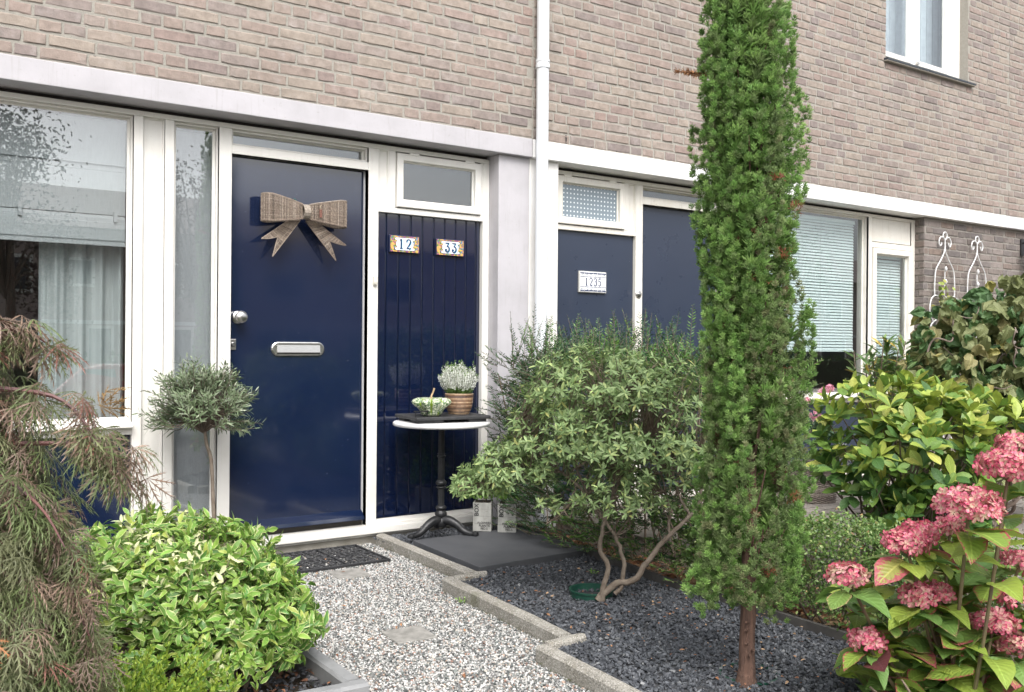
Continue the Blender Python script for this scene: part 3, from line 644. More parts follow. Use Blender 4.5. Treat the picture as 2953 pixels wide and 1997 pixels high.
for k in range(7): xx = CX - .0165 + k * .0055; g.tube(np.stack([np.full(16, xx), -.045 + .042 * np.cos(np.linspace(-.2, 6.08, 16) + np.pi), CZ + .040 * np.sin(np.linspace(-.2, 6.08, 16))], 1), .0031, 5, True, (.36, .31, .26) if k % 2 else (.31, .265, .22))
g.obj("knot_band", WICK, bow)
g = G(); g.box(CX + .072, CX + .088, -.0795, -.077, CZ - .028, CZ + .018, (.17, .075, .055)); g.tube([[CX + .08, -.078, CZ + .018], [CX + .075, -.082, CZ + .034], [CX + .083, -.076, CZ + .043]], .0015, 4, True, (.55, .45, .33)); g.obj("leather_tag", WICK, bow, label="small brown leather tag")
g = G(); g.tube([[CX - .035, .05, CZ + .078], [CX - .034, .03, CZ + .083], [CX - .03, .015, CZ + .07], [CX - .012, -.01, CZ + .045]], .0022, 5, True, (.02, .10, .08)); g.obj("hanger", attr_mat("green_wire", .3, 0, 0, 1, 0), bow)

# ------------------------------------------------------------------ number tiles
INK = mat("ink_blue", (.012, .022, .09), .25); CYAN = mat("glaze_cyan", (.10, .42, .62), .25)
def ribbon(g, pts, w, y, cx, cz, s, sx=1.0, n=22):
    P = spline(pts, n) if len(pts) > 2 else np.array(pts, float); T = np.gradient(P, axis=0); T /= np.linalg.norm(T, axis=1)[:, None] + 1e-9; N = np.stack([-T[:, 1], T[:, 0]], 1)
    wv = np.array(w if hasattr(w, '__len__') else [w, w]); wv = np.interp(np.linspace(0, 1, len(P)), np.linspace(0, 1, len(wv)), wv)[:, None]
    A = P + N * wv / 2; B = P - N * wv / 2
    Rr = [np.array([[cx + a[0] * s * sx, y, cz + a[1] * s], [cx + b[0] * s * sx, y, cz + b[1] * s]]) for a, b in zip(A, B)]
    g.rings(Rr, False)
DIG = {'1': [([(-.02, -.5), (-.02, .5)], .16), ([(-.02, .48), (-.10, .40), (-.17, .33)], [.14, .06]), ([(-.18, -.47), (.16, -.47)], .08)],
       '2': [([(-.20, .20), (-.22, .33), (-.10, .47), (.08, .47), (.20, .32), (.17, .12), (.02, -.12), (-.12, -.30), (-.22, -.44)], [.12, .12, .10, .13, .16, .14, .08, .06]), ([(-.24, -.44), (-.05, -.40), (.12, -.46), (.26, -.34)], [.10, .13, .13, .05])],
       '3': [([(-.20, .28), (-.17, .42), (.0, .48), (.17, .38), (.18, .20), (.05, .06), (-.04, .04)], [.12, .10, .10, .15, .15, .08]), ([(-.04, .04), (.10, .03), (.22, -.12), (.20, -.34), (.04, -.48), (-.14, -.44), (-.21, -.30)], [.08, .12, .16, .15, .10, .13, .10])],
       'F': [([(-.22, .44), (.22, .44)], .12), ([(.22, .46), (.06, .22), (-.06, .08)], .09), ([(-.06, .08), (.10, .10), (.23, -.08), (.20, -.34), (.02, -.48), (-.18, -.40), (-.20, -.22), (-.08, -.22), (-.07, -.33)], [.08, .13, .16, .16, .13, .13, .11, .10])],
       '5': [([(-.14, .44), (.20, .46)], .14), ([(-.15, .48), (-.17, .02)], .08), ([(-.17, .02), (.0, .12), (.17, .02), (.20, -.20), (.08, -.44), (-.10, -.46), (-.20, -.32)], [.07, .10, .14, .16, .12, .11, .12])]}
def floral():
    m, n, l, p = _new("floral_glaze")
    v = n.new("ShaderNodeTexVoronoi"); v.inputs["Scale"].default_value = 105; tc = n.new("ShaderNodeTexCoord"); l.new(tc.outputs["Object"], v.inputs["Vector"])
    sp = n.new("ShaderNodeSeparateColor"); l.new(v.outputs["Color"], sp.inputs[0])
    cr = n.new("ShaderNodeValToRGB"); e = cr.color_ramp.elements; cr.color_ramp.interpolation = 'CONSTANT'; e[0].position = 0; e[0].color = (.30, .10, .22, 1); e[1].position = .30; e[1].color = (.10, .22, .07, 1)
    for q, c in ((.55, (.08, .24, .42)), (.70, (.80, .45, .10)), (.85, (.36, .12, .14))): x = e.new(q); x.color = (*c, 1)
    l.new(sp.outputs[0], cr.inputs[0]); c = lerp_node(n, l, mrange(n, l, v.outputs["Distance"], .55, .70), cr.outputs[0], (.55, .36, .11))
    l.new(c, p.inputs["Base Color"]); p.inputs["Roughness"].default_value = .2; return m
FLO = floral(); GLZ = mat("white_glaze", (.80, .82, .84), .15, (.74, .76, .79), 12); NFR = mat("navy_tile_frame", (.010, .016, .055), .3)
def number_tile(cx, cz, chars, label):
    t = thing("house_number_tile", label, "number sign", (cx, .03, cz), "number tiles on the boarded panel"); y = .0285
    g = G(); g.box(cx - .103, cx + .103, y - .014, y, cz - .053, cz + .053); g.obj("frame", NFR, t, bevel=.003)
    for a, b in ((-.097, -.05), (-.049, -.0005), (.0005, .049), (.05, .097)):
        g = G(); g.box(cx + a, cx + b, y - .0165, y - .0141, cz - .048, cz + .048); g.obj("tile", FLO, t)
    g = G(); o = []
    for sx, sz in ((1, 1), (-1, 1), (-1, -1), (1, -1)):
        q = [(.0595, .012), (.052, .014), (.056, .022), (.066, .024), (.068, .033), (.060, .036)]; q = q if sx * sz > 0 else q[::-1]; o += [(sx * a, sz * b) for a, b in q]
    P = np.array(o) * [1.04, 1.12]; Pi = P * np.array([.955, .93]); g.rings([rg(P + [cx, cz], y - .0173), rg(P + [cx, cz], y - .0175)], True, False, True); g.obj("scroll_border", INK, t)
    g = G(); g.rings([rg(Pi + [cx, cz], y - .0180), rg(Pi + [cx, cz], y - .0182)], True, False, True); g.obj("white_field", GLZ, t)
    for k, ch in enumerate(chars):
        dx = -.025 + .05 * k
        for m_, off, yy in ((CYAN, .0035, y - .0186), (INK, 0, y - .0190)):
            g = G()
            for pts, w in DIG[ch]: ribbon(g, pts, w, yy - .0001 * len(g.v), cx + dx + off, cz - off * .5, .060)
            g.obj("digit" if m_ is INK else "digit_shade", m_, t)
number_tile(2.684, 1.730, "12", "tile plaque with two digits and yellow floral border on navy boards, nearest the front door")
number_tile(3.006, 1.730, "FF", "yellow bordered tile plaque with two alike digits on navy boards, nearest the painted pier")
t = thing("house_number_sign", "white tile house number sign reading 1235 on dull navy panel", "number sign", (4.167, .027, 1.565)); cx, cz, y = 4.163, 1.565, .0275
g = G(); g.box(cx - .122, cx + .122, y - .017, y, cz - .074, cz + .074); g.obj("frame", mat("grey_sign_frame", (.55, .55, .52), .45), t, bevel=.003)
for k in range(6):
    a = cx - .116 + k * .0387; g = G(); g.box(a + .0008, a + .0379, y - .0195, y - .0171, cz - .068, cz + .068); g.obj("tile", GLZ, t)
    g = G()
    for zz, hz in ((.060, .008), (.035, .0035), (-.035, .0035), (-.0605, .008)): g.box(a + .002, a + .037, y - .0202, y - .0196, cz + zz - hz / 2, cz + zz + hz / 2)
    g.obj("blue_band", INK, t)
    g = G(); rf = np.random.default_rng(40 + k)
    for zz in (.047, -.0475):
        for q in range(7):
            ux, uz = rf.uniform(.006, .032), rf.uniform(-.006, .006); g.box(a + ux - .002, a + ux + .002, y - .0202, y - .0196, cz + zz + uz - .0014, cz + zz + uz + .0014)
    g.obj("floral_mark", mat("glaze_green_blue", (.05, .10, .11), .3), t)
for k, ch in enumerate("1235"):
    g = G()
    for pts, w in DIG[ch]: ribbon(g, pts, w, y - .0203 - .0001 * len(g.v), cx - .116 + (k + 1.5) * .0387, cz, .054, .92)
    g.obj("digit", INK, t)

# ------------------------------------------------------------------ behind the glass of house 1
def cloth(name, c, c2, transl=.35):
    m, n, l, p = _new(name); f = mrange(n, l, noise(n, l, 260, 3, stretch=(1, 1, .06)), .3, .7); f2 = mrange(n, l, noise(n, l, 260, 3, stretch=(.06, 1, 1)), .3, .7)
    c_ = lerp_node(n, l, f, c, c2); c_ = lerp_node(n, l, .35, c_, lerp_node(n, l, f2, c, c2)); l.new(c_, p.inputs["Base Color"]); p.inputs["Roughness"].default_value = .9
    t = n.new("ShaderNodeBsdfTranslucent"); l.new(c_, t.inputs[0]); mx = n.new("ShaderNodeMixShader"); mx.inputs[0].default_value = transl
    l.new(p.outputs[0], mx.inputs[1]); l.new(t.outputs[0], mx.inputs[2]); l.new(mx.outputs[0], n["Material Output"].inputs[0]); return m
LINEN = cloth("grey_linen", (.54, .575, .59), (.43, .46, .475)); LIN2 = cloth("blue_grey_linen", (.58, .60, .64), (.46, .48, .515)); CURT = cloth("pale_curtain", (.64, .70, .705), (.54, .595, .60))
rb_ = thing("roman_blind", "pale grey linen roman blind half lowered in the left window", "blind", (.42, .11, 1.61))
g = G(); g.box(-.20, 1.090, .098, .106, 2.00, 2.262); g.obj("upper_cloth", LINEN, rb_)
g = G(); g.box(-.20, 1.090, .094, .103, 1.775, 1.998); g.obj("lower_cloth", LINEN, rb_)
for k, (z0, z1, yy) in enumerate([(1.745, 1.772, .088), (1.70, 1.757, .080), (1.612, 1.735, .073)]):
    g = G(); V = np.array([[-.20, yy, z0], [1.090, yy, z0], [1.090, yy + .006, z0], [-.20, yy + .006, z0], [-.20, yy + .010, z1], [1.090, yy + .010, z1], [1.090, yy + .016, z1], [-.20, yy + .016, z1]]); g.hexa(V); g.obj("fold", LINEN, rb_, bevel=.003)
g = G(); g.box(-.20, 1.090, .0875, .0935, 2.030, 2.036); g.box(-.20, 1.090, .0700, .0725, 1.640, 1.645); g.obj("seam", LINEN, rb_)
for cx_ in (.60, 1.04, .15):
    g = G(); g.box(cx_ - .008, cx_ + .008, .070, .090, 1.738, 1.79); g.obj("cord_clip", LINEN, rb_)
def wavy(g, x0, x1, y, z0, z1, amp, n, per, ph=0):
    xs = np.linspace(x0, x1, n); ys = y + amp * np.sin(xs * per + ph) + amp * .4 * np.sin(xs * per * 2.3 + 1)
    g.rings([np.stack([xs, ys, np.full(n, z)], 1) for z in (z0, z1)], False)
g = G(); wavy(g, .70, 1.105, .20, .70, 2.24, .022, 90, 62); tag(g.obj("curtain", CURT, smooth=True), "pale gathered curtain drawn to the right side of the left window", "curtain")
g = G(); wavy(g, 1.30, 1.56, .105, .10, 2.26, .003, 30, 40); tag(g.obj("linen_screen", LIN2, smooth=True), "grey linen cloth behind the narrow sidelight beside the front door", "curtain")
g = G(); g.box(-.97, 1.56, .50, .95, .35, .70); tag(g.obj("radiator_cabinet", mat("room_cabinet", (.30, .28, .25), .6), bevel=.01), "low pale cabinet in the room behind the left window", "cabinet")
# ------------------------------------------------------------------ venetian blinds of house 2
SLAT = mat("pale_blind", (.62, .72, .72), .5)
def venetian(label, x0, x1, z0, z1, pitch, y):
    b = thing("venetian_blind", label, "blind", ((x0 + x1) / 2, y, z0), "venetian blinds of house 1235"); n = int((z1 - z0 - .03) / pitch); c = (x0 + x1) / 2; a = np.linspace(-1, 1, 5)
    V = []
    for sx in (x0 - c, x1 - c):
        for q in a: V.append([sx, .0125 * q * math.cos(R(66)), -.0125 * q * math.sin(R(66)) * -1 + .0022 * (1 - q * q)])
    F = [[i, i + 1, i + 6, i + 5] for i in range(4)]; me = make_mesh("slat", np.array(V), [np.array(F)], SLAT, True)
    for k in range(n): put("slat", me, b, (0, 0, .022 + k * pitch))
    g = G(); g.box(x0, x1, y - .014, y + .014, z1 - .03, z1); g.obj("head_rail", SLAT, b); g = G(); g.box(x0, x1, y - .012, y + .012, z0 - .004, z0 + .010); g.obj("bottom_rail", SLAT, b)
    for q in (.25, .62):
        g = G(); xx = x0 + (x1 - x0) * q; g.tube([[xx, y - .016, z0], [xx, y - .016, z1]], .0012, 4); g.obj("cord", mat("blind_cord", (.5, .55, .55), .8), b)
venetian("wide pale venetian blind lowered in the large window right of the cypress", 5.98, 7.235, 1.09, 2.25, .0255, .105)
venetian("narrow pale venetian blind in the casement beside the dark brick", 7.42, 7.90, 1.05, 1.97, .0255, .075)
# things standing inside on the sill of house 2
TERR = mat("terracotta", (.36, .13, .06), .8, (.28, .10, .05), 30)
t = thing("potted_plant", "terracotta pot with grassy leaves on the inner sill behind the large window", "potted plant", (6.66, .36, .75))
g = G(); g.lathe([(.055, .75), (.085, .92), (.092, .92), (.092, .95), (.08, .95), (.075, .90)], 6.66, .36, 20); g.obj("pot", TERR, t, smooth=True)
rp = np.random.default_rng(9); g = G(); n = 60; A = unit(np.stack([rp.normal(0, .6, n), rp.normal(0, .5, n), rp.uniform(.5, 1.2, n)], 1))
leaves_into(g, leaf_t([.3, .7], [.035, .03], .1, .5), np.tile([6.66, .36, .93], (n, 1)), A, sph(rp, n), rp.uniform(.2, .36, n), pick(rp, n, [(.05, .11, .03), (.07, .14, .05)])); g.obj("leaves", attr_mat("inner_leaf", .5, .2), t, kind="stuff")
g = G(); g.box(5.6, 7.3, .25, .55, .70, .75); g.obj("inner_sill", ROOM, H2)

# ------------------------------------------------------------------ iron table and what stands on it
IRON = mat("black_cast_iron", (.018, .019, .021), .42, (.032, .033, .035), 40, bs=.45, bscale=60, bdist=.003, metal=.3)
TX, TY, TZ = 2.778, -.288, .008
tb = thing("bistro_table", "round white topped bistro table on a black cast iron pedestal", "table", (TX, TY, TZ))
g = G(); pr = [(.0, .643), (.27, .643), (.281, .646), (.286, .653), (.286, .661), (.281, .668), (.27, .671), (.0, .671)]; g.lathe([(max(r, .001), z) for r, z in pr], TX, TY, 64); g.obj("table_top", mat("white_marble_top", (.78, .78, .77), .3, (.70, .70, .70), 6), tb, smooth=True)
flute = lambda th, z: 1 + .05 * np.cos(14 * th)
def sec(name, prof, fl=False): g = G(); g.lathe(prof, TX, TY, 56, rmod=flute if fl else None); g.obj(name, IRON, tb, smooth=True)
sec("column", [(.019, .14), (.0185, .285), (.018, .30), (.0195, .302), (.0195, .44), (.017, .62), (.030, .633), (.06, .6395)], True)
def bulge(z0, z1, r0, r1, n=9): return [(r0 + (r1 - r0) * math.sin(math.pi * i / (n - 1)), z0 + (z1 - z0) * i / (n - 1)) for i in range(n)]
petal = lambda th, z: 1 + .07 * np.abs(np.cos(5 * th))
for z0, z1, r0, r1 in [(.05, .10, .028, .037), (.101, .145, .024, .034), (.146, .175, .021, .031), (.275, .288, .021, .029), (.290, .325, .020, .031), (.455, .472, .018, .025), (.474, .482, .018, .022)]:
    g = G(); g.lathe(bulge(z0, z1, r0, r1), TX, TY, 40, rmod=petal); g.obj("collar", IRON, tb, smooth=True)
for a in (-52, 68, 188):
    d = np.array([math.cos(R(a)), math.sin(R(a)), 0]); c0 = np.array([TX, TY, 0])
    P = spline([c0 + d * .012 + [0, 0, .085], c0 + d * .05 + [0, 0, .088], c0 + d * .10 + [0, 0, .066], c0 + d * .14 + [0, 0, .035], c0 + d * .18 + [0, 0, .020], c0 + d * .215 + [0, 0, .020]], 18)
    g = G(); g.tube(P, np.interp(np.linspace(0, 1, 18), [0, .3, .6, .85, 1], [.030, .026, .020, .017, .015]), 10)
    for s in (-1, 1):
        q = np.cross(d, [0, 0, 1]) * s * .012; g.tube(P[2:15] + q + [0, 0, .006], .006, 6)
    g.lathe([(.002, .008), (.019, .010), (.023, .018), (.019, .030), (.002, .036)], *(c0 + d * .215)[:2], 12)
    P2 = np.array([c0 + d * (.13 + .018 * math.cos(t)) + [0, 0, .048 + .018 * math.sin(t)] for t in np.linspace(0, 4.4, 10)]); g.tube(P2, .007, 6)
    g.obj("leg", IRON, tb, smooth=True)
# dark wooden riser
SLW = mat("black_stained_wood", (.020, .021, .023), .6, (.04, .04, .042), 25, bs=.35, bscale=80)
st = thing("display_riser", "low black square display riser lying on the round table", "display stand", (2.785, -.285, .671))
ca, sa = math.cos(R(-6)), math.sin(R(-6))
def rot(g, cx, cy): 
    for i, v in enumerate(g.v):
        d = v[:, :2] - [cx, cy]; g.v[i] = np.column_stack([cx + d[:, 0] * ca - d[:, 1] * sa, cy + d[:, 0] * sa + d[:, 1] * ca, v[:, 2]])
    return g
sx_, sy_ = 2.785, -.285
g = G(); g.box(sx_ - .235, sx_ + .235, sy_ - .17, sy_ + .17, .689, .7085); rot(g, sx_, sy_).obj("board", SLW, st, bevel=.006)
for a, b in ((-.215, -.06), (.10, .215)):
    g = G(); g.box(sx_ + a, sx_ + b, sy_ - .15, sy_ - .02, .6715, .6885); rot(g, sx_, sy_).obj("foot", SLW, st, bevel=.002)
g = G(); g.box(sx_ - .215, sx_ + .215, sy_ + .06, sy_ + .15, .6715, .6885); rot(g, sx_, sy_).obj("foot", SLW, st, bevel=.002)
g = G(); hx, hy = 2.585, -.405
for dx in (-.045, .03): g.tube([[hx + dx, hy, .708], [hx + dx, hy, .738]], .003, 6)
g.box(hx - .055, hx + .040, hy - .006, hy + .006, .738, .7445); g.obj("handle", IRON, st)
# gourd
def gourd_mat():
    m, n, l, p = _new("striped_gourd_skin"); c = lerp_node(n, l, mrange(n, l, noise(n, l, 95, 3, .6, dist=.6), .45, .54), (.68, .71, .54), (.07, .14, .05))
    a = n.new("ShaderNodeAttribute"); a.attribute_name = "col"; f = n.new("ShaderNodeMath"); f.operation = 'ADD'; l.new(a.outputs["Fac"], f.inputs[0]); l.new(mrange(n, l, noise(n, l, 60, 3), .3, .7, -.25, .25), f.inputs[1])
    c = lerp_node(n, l, mrange(n, l, f.outputs[0], .70, .85), c, (.20, .30, .03)); l.new(c, p.inputs["Base Color"]); p.inputs["Roughness"].default_value = .38; bump(n, l, p, noise(n, l, 90, 3), .25, .003); return m
go = thing("gourd", "knobbly white and green striped gourd with curved stalk on the riser", "gourd", (2.668, -.36, .709)); th = np.linspace(0, 2 * np.pi, 60, endpoint=False); rgd = np.random.default_rng(8)
am = np.repeat(rgd.uniform(.75, 1.15, 9), 1); Rs = []; cs = []
for r, z, k in [(.012, .7090, 0), (.045, .7095, .02), (.060, .720, .05), (.067, .740, .09), (.082, .757, .17), (.101, .772, .24), (.108, .787, .25), (.101, .801, .24), (.078, .811, .20), (.048, .812, .12), (.022, .803, .03), (.006, .798, 0)]:
    lob = np.cos(9 * th / 2 * 1.0) ; w_ = np.abs(np.sin(4.5 * th)); rr = r * (1 - k + k * 1.35 * w_ ** .7); Rs.append(np.stack([2.668 + rr * np.cos(th), -.36 + rr * np.sin(th), z + k * .02 * (w_ - .5)], 1)); cs.append(np.repeat((1 - w_)[:, None], 3, 1))
g = G(); g.rings(Rs, True, True, True); g.c = [np.vstack(cs)]; g.obj("body", gourd_mat(), go, smooth=True)
g = G(); g.tube(spline([(2.668, -.36, .798), (2.666, -.36, .822), (2.675, -.362, .842), (2.681, -.364, .862), (2.682, -.365, .868)], 12), [.009, .0075, .006, .0055, .005, .005, .005, .0052, .0055, .006, .0065, .0068], 8); g.obj("stalk", mat("dry_stalk", (.50, .36, .22), .7, (.40, .28, .16), 60), go, smooth=True)
# heather in a wound cane pot
hp = thing("potted_heather", "white flowering heather in a striped cane pot on the riser", "potted plant", (2.895, -.29, .709)); hx, hy = 2.895, -.29
CANE = attr_mat("cane_stripes", .55, 0, .2, 200, .3, 60)
g = G(); rc = np.random.default_rng(2)
for k in range(20):
    z = .712 + k * .0061; r = np.interp(z, [.709, .74, .78, .83], [.058, .072, .081, .083]); a = np.linspace(0, 2 * np.pi, 40); c = pick(rc, 1, [(.38, .25, .15), (.22, .125, .07), (.10, .06, .045), (.46, .33, .21)], [4, 3, 3, 3], .1)[0]
    g.tube(np.stack([hx + r * np.cos(a), hy + r * np.sin(a), np.full(40, z) + .0008 * np.sin(a * 2 + k)], 1), .0034, 5, False, c)
g.obj("cane_pot", CANE, hp, smooth=True)
g = G(); g.lathe([(.055, .7095), (.070, .74), (.079, .78), (.0805, .826), (.074, .826), (.072, .815), (.001, .815)], hx, hy, 32); g.obj("liner", mat("pot_soil", (.03, .022, .016), .95), hp)
g = G(); gw = G(); ns = 170; HL = leaf_t([.5], [.24], .2, 0); HLf = leaf_t([.55], [.42], .35, 0)
for k in range(ns):
    a = rc.uniform(0, 6.28); q = rc.uniform(0, 1) ** .6; b0 = np.array([hx + .055 * q * math.cos(a), hy + .055 * q * math.sin(a), .815]); L = rc.uniform(.15, .215) * (1 - .25 * q ** 3) * (1.12 if k % 17 == 0 else 1)
    tip = b0 + np.array([math.cos(a) * .062 * q + rc.normal(0, .006), math.sin(a) * .062 * q + rc.normal(0, .006), L]); m_ = np.linspace(0, 1, 5)[:, None]; P = b0 + (tip - b0) * m_ + np.array([math.cos(a), math.sin(a), 0]) * .018 * np.sin(np.pi * m_) * q
    g.tube(P, .0011, 3, False, (.12, .15, .06))
    n = 64; u = rc.uniform(.12, 1, n); C = np.stack([np.interp(u, np.linspace(0, 1, 5), P[:, i]) for i in range(3)], 1); A = unit(sph(rc, n) * [1, 1, .4] + [0, 0, .5])
    fl = (u > .26) & (u < .93); cc = np.where(fl[:, None], pick(rc, n, [(.86, .88, .82), (.80, .83, .76), (.90, .91, .87)], None, .06), pick(rc, n, [(.10, .20, .03), (.17, .31, .05)], None, .2))
    V, F, U = scatter(HL, C + A * .001, A, sph(rc, n), np.where(fl, .0098, .0085)); g.add(V, F, np.repeat(cc, len(HL[0]), 0))
n = 500; a = rc.uniform(0, 6.28, n); q = rc.uniform(.2, 1, n); C = np.stack([hx + .075 * q * np.cos(a), hy + .075 * q * np.sin(a), rc.uniform(.815, .86, n)], 1); A = unit(np.stack([np.cos(a), np.sin(a), rc.uniform(.1, 1, n)], 1) + sph(rc, n) * .5)
V, F, U = scatter(HL, C, A, sph(rc, n), .016); g.add(V, F, np.repeat(pick(rc, n, [(.07, .15, .03), (.10, .19, .04)], None, .2), len(HL[0]), 0))
g.obj("flower_spikes", attr_mat("heather_bloom", .7, .15, var=.1), hp, kind="stuff")

# ------------------------------------------------------------------ the two BOX planters
def text_mesh(s, size, m, name, parent, M):
    cu = bpy.data.curves.new(name, 'FONT'); cu.body = s; cu.size = size; cu.align_x = 'CENTER'; cu.align_y = 'CENTER'; cu.extrude = .0003; cu.offset = size * .022; cu.resolution_u = 3
    o = bpy.data.objects.new("tmp_text", cu); col.objects.link(o); bpy.context.view_layer.update()
    me = bpy.data.meshes.new_from_object(o); me.materials.clear(); me.materials.append(m); me.transform(M)
    bpy.data.objects.remove(o); me.name = name; q = put(name, me, parent); return q
def wash():
    m, n, l, p = _new("whitewashed_wood"); c = lerp_node(n, l, mrange(n, l, noise(n, l, 30, 5, .6, stretch=(1, 1, .3)), .35, .7), (.40, .40, .375), (.27, .27, .25))
    c = lerp_node(n, l, mrange(n, l, noise(n, l, 140, 3, stretch=(.25, 1, 1)), .6, .72, 0, .7), c, (.22, .21, .19)); l.new(c, p.inputs["Base Color"]); p.inputs["Roughness"].default_value = .85; bump(n, l, p, noise(n, l, 70, 4), .3, .002); return m
WASH = wash(); STAMP = mat("black_stamp_ink", (.03, .03, .032), .8)
def box_planter(x, y, rz, label, seed):
    t = thing("box_planter", label, "planter", (x, y, .008), "stamped box planters on the slate tile"); t.rotation_euler = (0, 0, rz); ORG[t.name] = np.zeros(3); w = .055; rr = np.random.default_rng(seed)
    zs = [0, .046, .090, .131, .170]
    for k in range(4):
        g = G(); j = rr.normal(0, .0006, 4); g.box(-w + j[0], w + j[1], -w + j[2], w + j[3], zs[k] + .0003, zs[k + 1] - .0005); g.obj("plank_course", WASH, t, bevel=.0008, seg=1)
    g = G(); g.box(-w + .009, w - .009, -w + .009, w - .009, .14, .1703); g.obj("soil", MATS["pot_soil"], t)
    def M(px, pz, roll): return Matrix.Translation((px, -w - .0012, pz)) @ Matrix.Rotation(R(90), 4, 'X') @ Matrix.Rotation(R(roll), 4, 'Z')
    text_mesh("BOX", .035, STAMP, "stamp_text", t, M(-.032, .128, 90))
    text_mesh("FLOWERS", .0185, STAMP, "stamp_text", t, M(.013, .050, 0)); text_mesh("PLANTS", .0185, STAMP, "stamp_text", t, M(.013, .033, 0)); text_mesh("NO.5", .0185, STAMP, "stamp_text", t, M(.013, .016, 0))
    n = 1100; C = np.stack([rr.normal(-.01, .05, n), rr.normal(0, .045, n), .19 + np.abs(rr.normal(0, .085, n))], 1); g = G(); A = unit(C * [1, 1, .6] + [0, 0, .02] + sph(rr, n) * .06)
    leaves_into(g, leaf_t([.5], [.22], .2, .1), C, A, sph(rr, n), rr.uniform(.016, .03, n), pick(rr, n, [(.10, .20, .04), (.14, .26, .05), (.19, .31, .07)], None, .2)); g.obj("foliage", attr_mat("small_green_leaf", .5, .25), t, kind="stuff")
    g = G()
    for k in range(9): a = rr.uniform(0, 6.28); g.tube(spline([(0.02 * math.cos(a), .02 * math.sin(a), .17), (.05 * math.cos(a), .05 * math.sin(a), .25), (.08 * math.cos(a), .07 * math.sin(a), .32)], 6), .002, 4)
    g.obj("stem", mat("twig_bark", (.13, .095, .07), .8, (.2, .16, .12), 40), t)
box_planter(3.050, -.322, R(-38), "grey washed wooden planter stamped BOX, left of the pair beside the table", 1)
box_planter(3.155, -.431, R(-38), "grey washed wooden planter stamped BOX, right of the pair by the pier", 2)

# ------------------------------------------------------------------ garden hard landscape
def kerb_mat():
    m, n, l, p = _new("kerb_concrete"); c = lerp_node(n, l, mrange(n, l, noise(n, l, 12, 5), .35, .7), (.33, .315, .28), (.215, .20, .165))
    c = lerp_node(n, l, mrange(n, l, noise(n, l, 150, 3, .7), .53, .62, 0, .9), c, (.56, .54, .50)); c = lerp_node(n, l, mrange(n, l, noise(n, l, 170, 2), .36, .44, .85, 0), c, (.10, .095, .085))
    c = lerp_node(n, l, mrange(n, l, noise(n, l, 5, 4), .62, .75, 0, .55), c, (.10, .11, .05)); l.new(c, p.inputs["Base Color"]); p.inputs["Roughness"].default_value = .92; bump(n, l, p, noise(n, l, 180, 4, .7), .8, .004); return m
KERB = kerb_mat()
def kerb(P0, P1, w, z0, z1, label, name="garden_kerb", m=None, group="concrete kerbs between path and slate bed"):
    P0 = np.array(P0); P1 = np.array(P1); d = P1 - P0; L = np.linalg.norm(d); d /= L; q = np.array([-d[1], d[0]]); n = 9; g = G(); Rs = []; rk = np.random.default_rng(int(abs(P0[0] * 1000)))
    for k in range(n):
        c = P0 + d * L * k / (n - 1); j = rk.normal(0, .0012, 8)
        sec = [(-w / 2 + j[0], z0), (w / 2 + j[1], z0), (w / 2 + j[2], z1 - .010), (w / 2 - .010 + j[3], z1 + j[4]), (-w / 2 + .010 + j[5], z1 + j[6]), (-w / 2 + j[7], z1 - .010)]
        Rs.append(np.array([[c[0] + q[0] * a, c[1] + q[1] * a, z] for a, z in sec]))
    g.rings(Rs, True, True, True); return tag(g.obj(name, m or KERB), label, "kerb", group)
kerb((2.492, -.075), (2.457, -1.165), .058, -.16, .002, "weathered concrete kerb running from the front door panel along the slate tile")
kerb((2.300, -1.180), (2.236, -2.190), .060, -.16, .002, "weathered concrete kerb in the middle beside the dark slate gravel")
kerb((2.078, -2.250), (2.020, -3.30), .060, -.16, .002, "weathered concrete kerb nearest the camera beside the dark slate gravel")
kerb((2.334, -1.180), (2.52, -1.172), .040, -.16, .001, "short cross kerb at the near end of the slate tile")
kerb((2.112, -2.230), (2.292, -2.222), .046, -.16, .001, "short cross kerb between the middle and nearest kerbs")
g = G(); V = []; 
g.rings([np.array([[3.325, -.20, z], [3.345, -.20, z], [3.255, -1.08, z], [3.165, -1.76, z], [3.155, -2.46, z], [3.140, -3.6, z], [3.120, -3.6, z], [3.135, -2.46, z], [3.145, -1.76, z], [3.235, -1.08, z]]) for z in (-.12, .012)], True, False, True)
tag(g.obj("garden_edging", mat("grey_edging_board", (.085, .080, .075), .8, (.05, .047, .045), 12, bs=.4, bscale=60)), "thin dark edging board along the far side of the slate gravel", "edging")
# slate tile
g = G(); z0, z1 = -.045, .008; g.hexa(np.array([[2.522, -1.115, z0], [3.232, -1.085, z0], [3.288, -.372, z0], [2.548, -.372, z0], [2.522, -1.115, z1], [3.232, -1.085, z1], [3.288, -.372, z1], [2.548, -.372, z1]]))
tag(g.obj("slate_tile", mat("dark_slate", (.068, .072, .080), .62, (.085, .088, .095), 7, bs=.35, bscale=160, bdist=.0015), bevel=.003), "large square dark slate tile under the table and planters", "paving tile")
# grey border of the left bed
BORD = mat("grey_border_block", (.27, .275, .28), .85, (.20, .205, .21), 10, bs=.4, bscale=110)
for k, (a, b) in enumerate([((1.322, -2.218), (1.322, -1.25)), ((1.322, -1.24), (1.322, -.75))]):
    kerb(a, b, .062, -.16, .012, ["grey concrete border block beside the variegated shrub", "grey concrete border block under the variegated shrub toward the house"][k], "border_block", BORD, "grey border blocks of the left bed")
for k, (a, b) in enumerate([((1.352, -2.25), (.80, -2.25)), ((.79, -2.25), (.0, -2.25))]):
    kerb(a, b, .062, -.16, .012, ["grey concrete border block at the near corner of the left bed", "grey concrete border block under the maple"][k], "border_block", BORD, "grey border blocks of the left bed")
